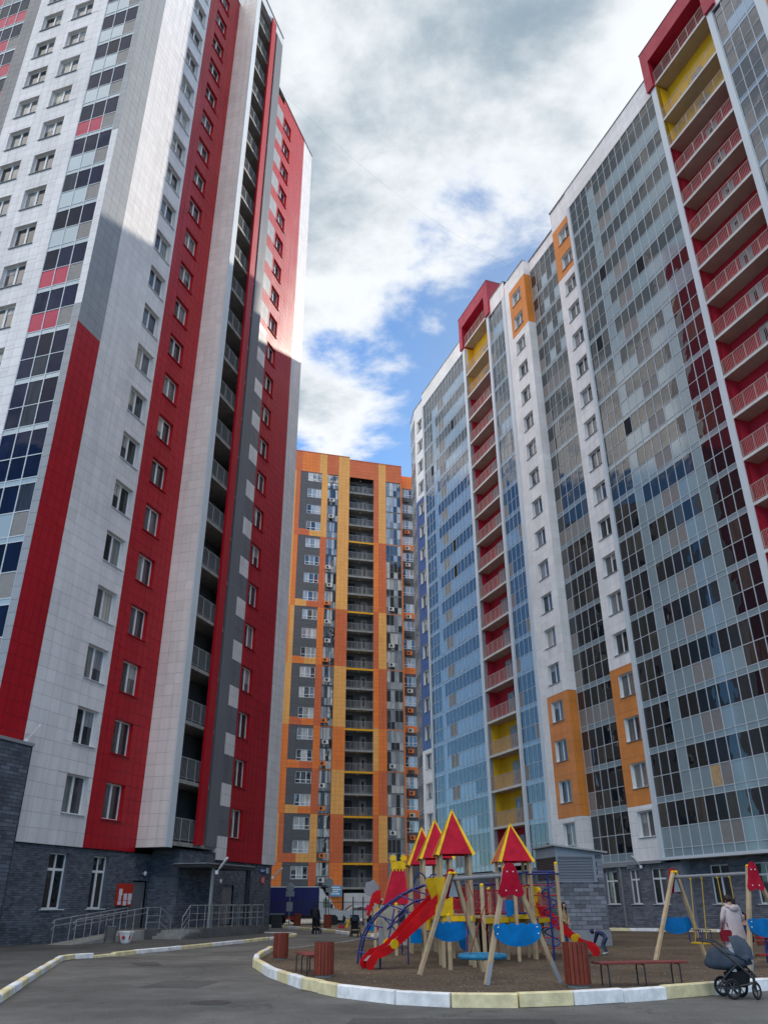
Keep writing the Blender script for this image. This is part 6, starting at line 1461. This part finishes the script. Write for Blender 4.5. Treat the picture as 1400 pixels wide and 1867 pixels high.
def car(loc, rz, label):
    t = thing('parked_car', label, 'car', loc, rz, 'white parked cars')
    prof = [(-2.05, .35), (2.1, .35), (2.15, .6), (2.05, .82), (1.0, .95), (.35, 1.38), (-.9, 1.42), (-1.75, 1.0), (-2.08, .92), (-2.12, .6)]
    b = MB(); n = len(prof); vs = []
    for y, k in ((-.86, 1), (-.8, 1), (.8, 1), (.86, 1)):
        for x, z in prof: vs.append((x * (.985 if abs(y) > .82 else 1), y * (.86 if z > 1.1 else 1), z))
    fs = [tuple(range(n))[::-1], tuple(range(3 * n, 4 * n))] + [(k * n + i, k * n + (i + 1) % n, (k + 1) * n + (i + 1) % n, (k + 1) * n + i) for k in range(3) for i in range(n)]
    b.add(vs, fs, 'car_white'); part('body', b, t)
    for s_ in (-1, 1):
        b = MB(); b.add([(.75, s_ * .862, .98), (.25, s_ * .752, 1.32), (-.85, s_ * .752, 1.35), (-1.5, s_ * .862, .98)], [(0, 1, 2, 3)], 'glass_dark'); part('side_window', b, t)
        b = MB(); b.box(1.95, 2.14, min(s_ * .5, s_ * .8), max(s_ * .5, s_ * .8), .65, .8, 'lamp_clear'); part('headlight', b, t)
        b = MB(); b.box(-2.14, -2.05, min(s_ * .5, s_ * .82), max(s_ * .5, s_ * .82), .75, .95, 'lamp_red'); part('tail_light', b, t)
    b = MB(); b.add([(.98, -.7, .97), (.98, .7, .97), (.42, .62, 1.36), (.42, -.62, 1.36)], [(0, 1, 2, 3)], 'glass_dark'); part('windscreen', b, t)
    b = MB(); b.add([(-1.72, -.68, 1.03), (-1.72, .68, 1.03), (-.98, .6, 1.41), (-.98, -.6, 1.41)], [(0, 1, 2, 3)], 'glass_dark'); part('rear_window', b, t)
    b = MB(); b.box(2.08, 2.18, -.75, .75, .35, .5, 'car_trim'); part('bumper', b, t)
    for x in (-1.3, 1.35):
        for y in (-.8, .8): carwheel(t, (x, y, .32), .32)
    return t
car((-2.7, 79, .006), R_(195), 'white parked car right of the truck cab behind the fence')
car((-9.6, 84, .006), R_(100), 'white parked car almost hidden left of the blue truck')
vn = thing('box_van', 'white box van parked under the orange tower', 'van', (-2.6, 88, .006))
b = MB(); b.box(-1.5, 1.5, -1.0, 1.0, .75, 2.45, 'van_box'); part('box', b, vn)
b = MB(); b.prism([(1.55, .4), (3.1, .4), (3.15, 1.0), (2.9, 1.15), (2.45, 1.95), (1.55, 2.0)], -.9, .9, 'car_white', lambda x, z, t: (x, t, z)); part('cab', b, vn)
b = MB(); b.prism([(1.9, 1.15), (2.75, 1.15), (2.4, 1.8), (1.9, 1.82)], -.915, -.902, 'glass_dark', lambda x, z, t: (x, t, z)); part('side_window', b, vn)
for x in (-.9, 2.4): carwheel(vn, (x, -.85, .35), .35); carwheel(vn, (x, .85, .35), .35)
bn = thing('shop_banner', 'pale blue banner on the ground floor of the orange tower', 'sign', (-7.15, 114.45, 3.0), math.pi / 2 - R_(74.154))
b = MB(); b.box(-.1, 1.5, -.1, .0, -.65, .65, 'banner_blue'); part('board', b, bn)
b = MB()
for z, x1 in ((.35, 1.2), (.1, 1.35), (-.15, 1.0), (-.4, 1.2)): b.box(.1, x1, -.112, -.1, z, z + .14, 'white_print')
part('lettering', b, bn)
ub = thing('utility_box', 'grey utility cabinet at the sign post by the fence', 'cabinet', (-7.75, 63.6, 0))
b = MB(); b.box(-.35, .35, -.2, .2, .0, .85, 'steel_dark'); part('body', b, ub); b = MB(); b.box(-.5, .5, -.25, .25, .85, .93, 'sign_back'); part('top', b, ub)
ty = thing('toy_digger', 'small yellow and red toy left by the far kerb', 'toy', (-2.75, 58.5, .05))
b = MB(); b.box(-.35, .1, -.15, .15, .05, .22, 'tube_red'); part('base', b, ty); b = MB(); b.prism([(.1, .1), (.3, .1), (.42, .6), (.3, .62)], -.1, .1, 'play_yellow', lambda x, z, t: (x, t, z)); part('arm', b, ty)
# cable strung between the roofs
p0 = LP(16.9, -.3, 73.2); p1 = Vector((14.6254, 60.2052, 0)) + Vector((-.3458, .9383, 0)) * 3 + Vector((0, 0, 61.0)); b = MB()
b.tube([p0 + (p1 - p0) * (i / 16) - Vector((0, 0, 2.2 * math.sin(math.pi * i / 16))) for i in range(17)], .0045, 'steel_dark', 5); cb_ = part('wire', b, None)
cb_.name = 'overhead_cable'; tag(cb_, 'thin dark cable strung across the sky between roofs', 'cable')
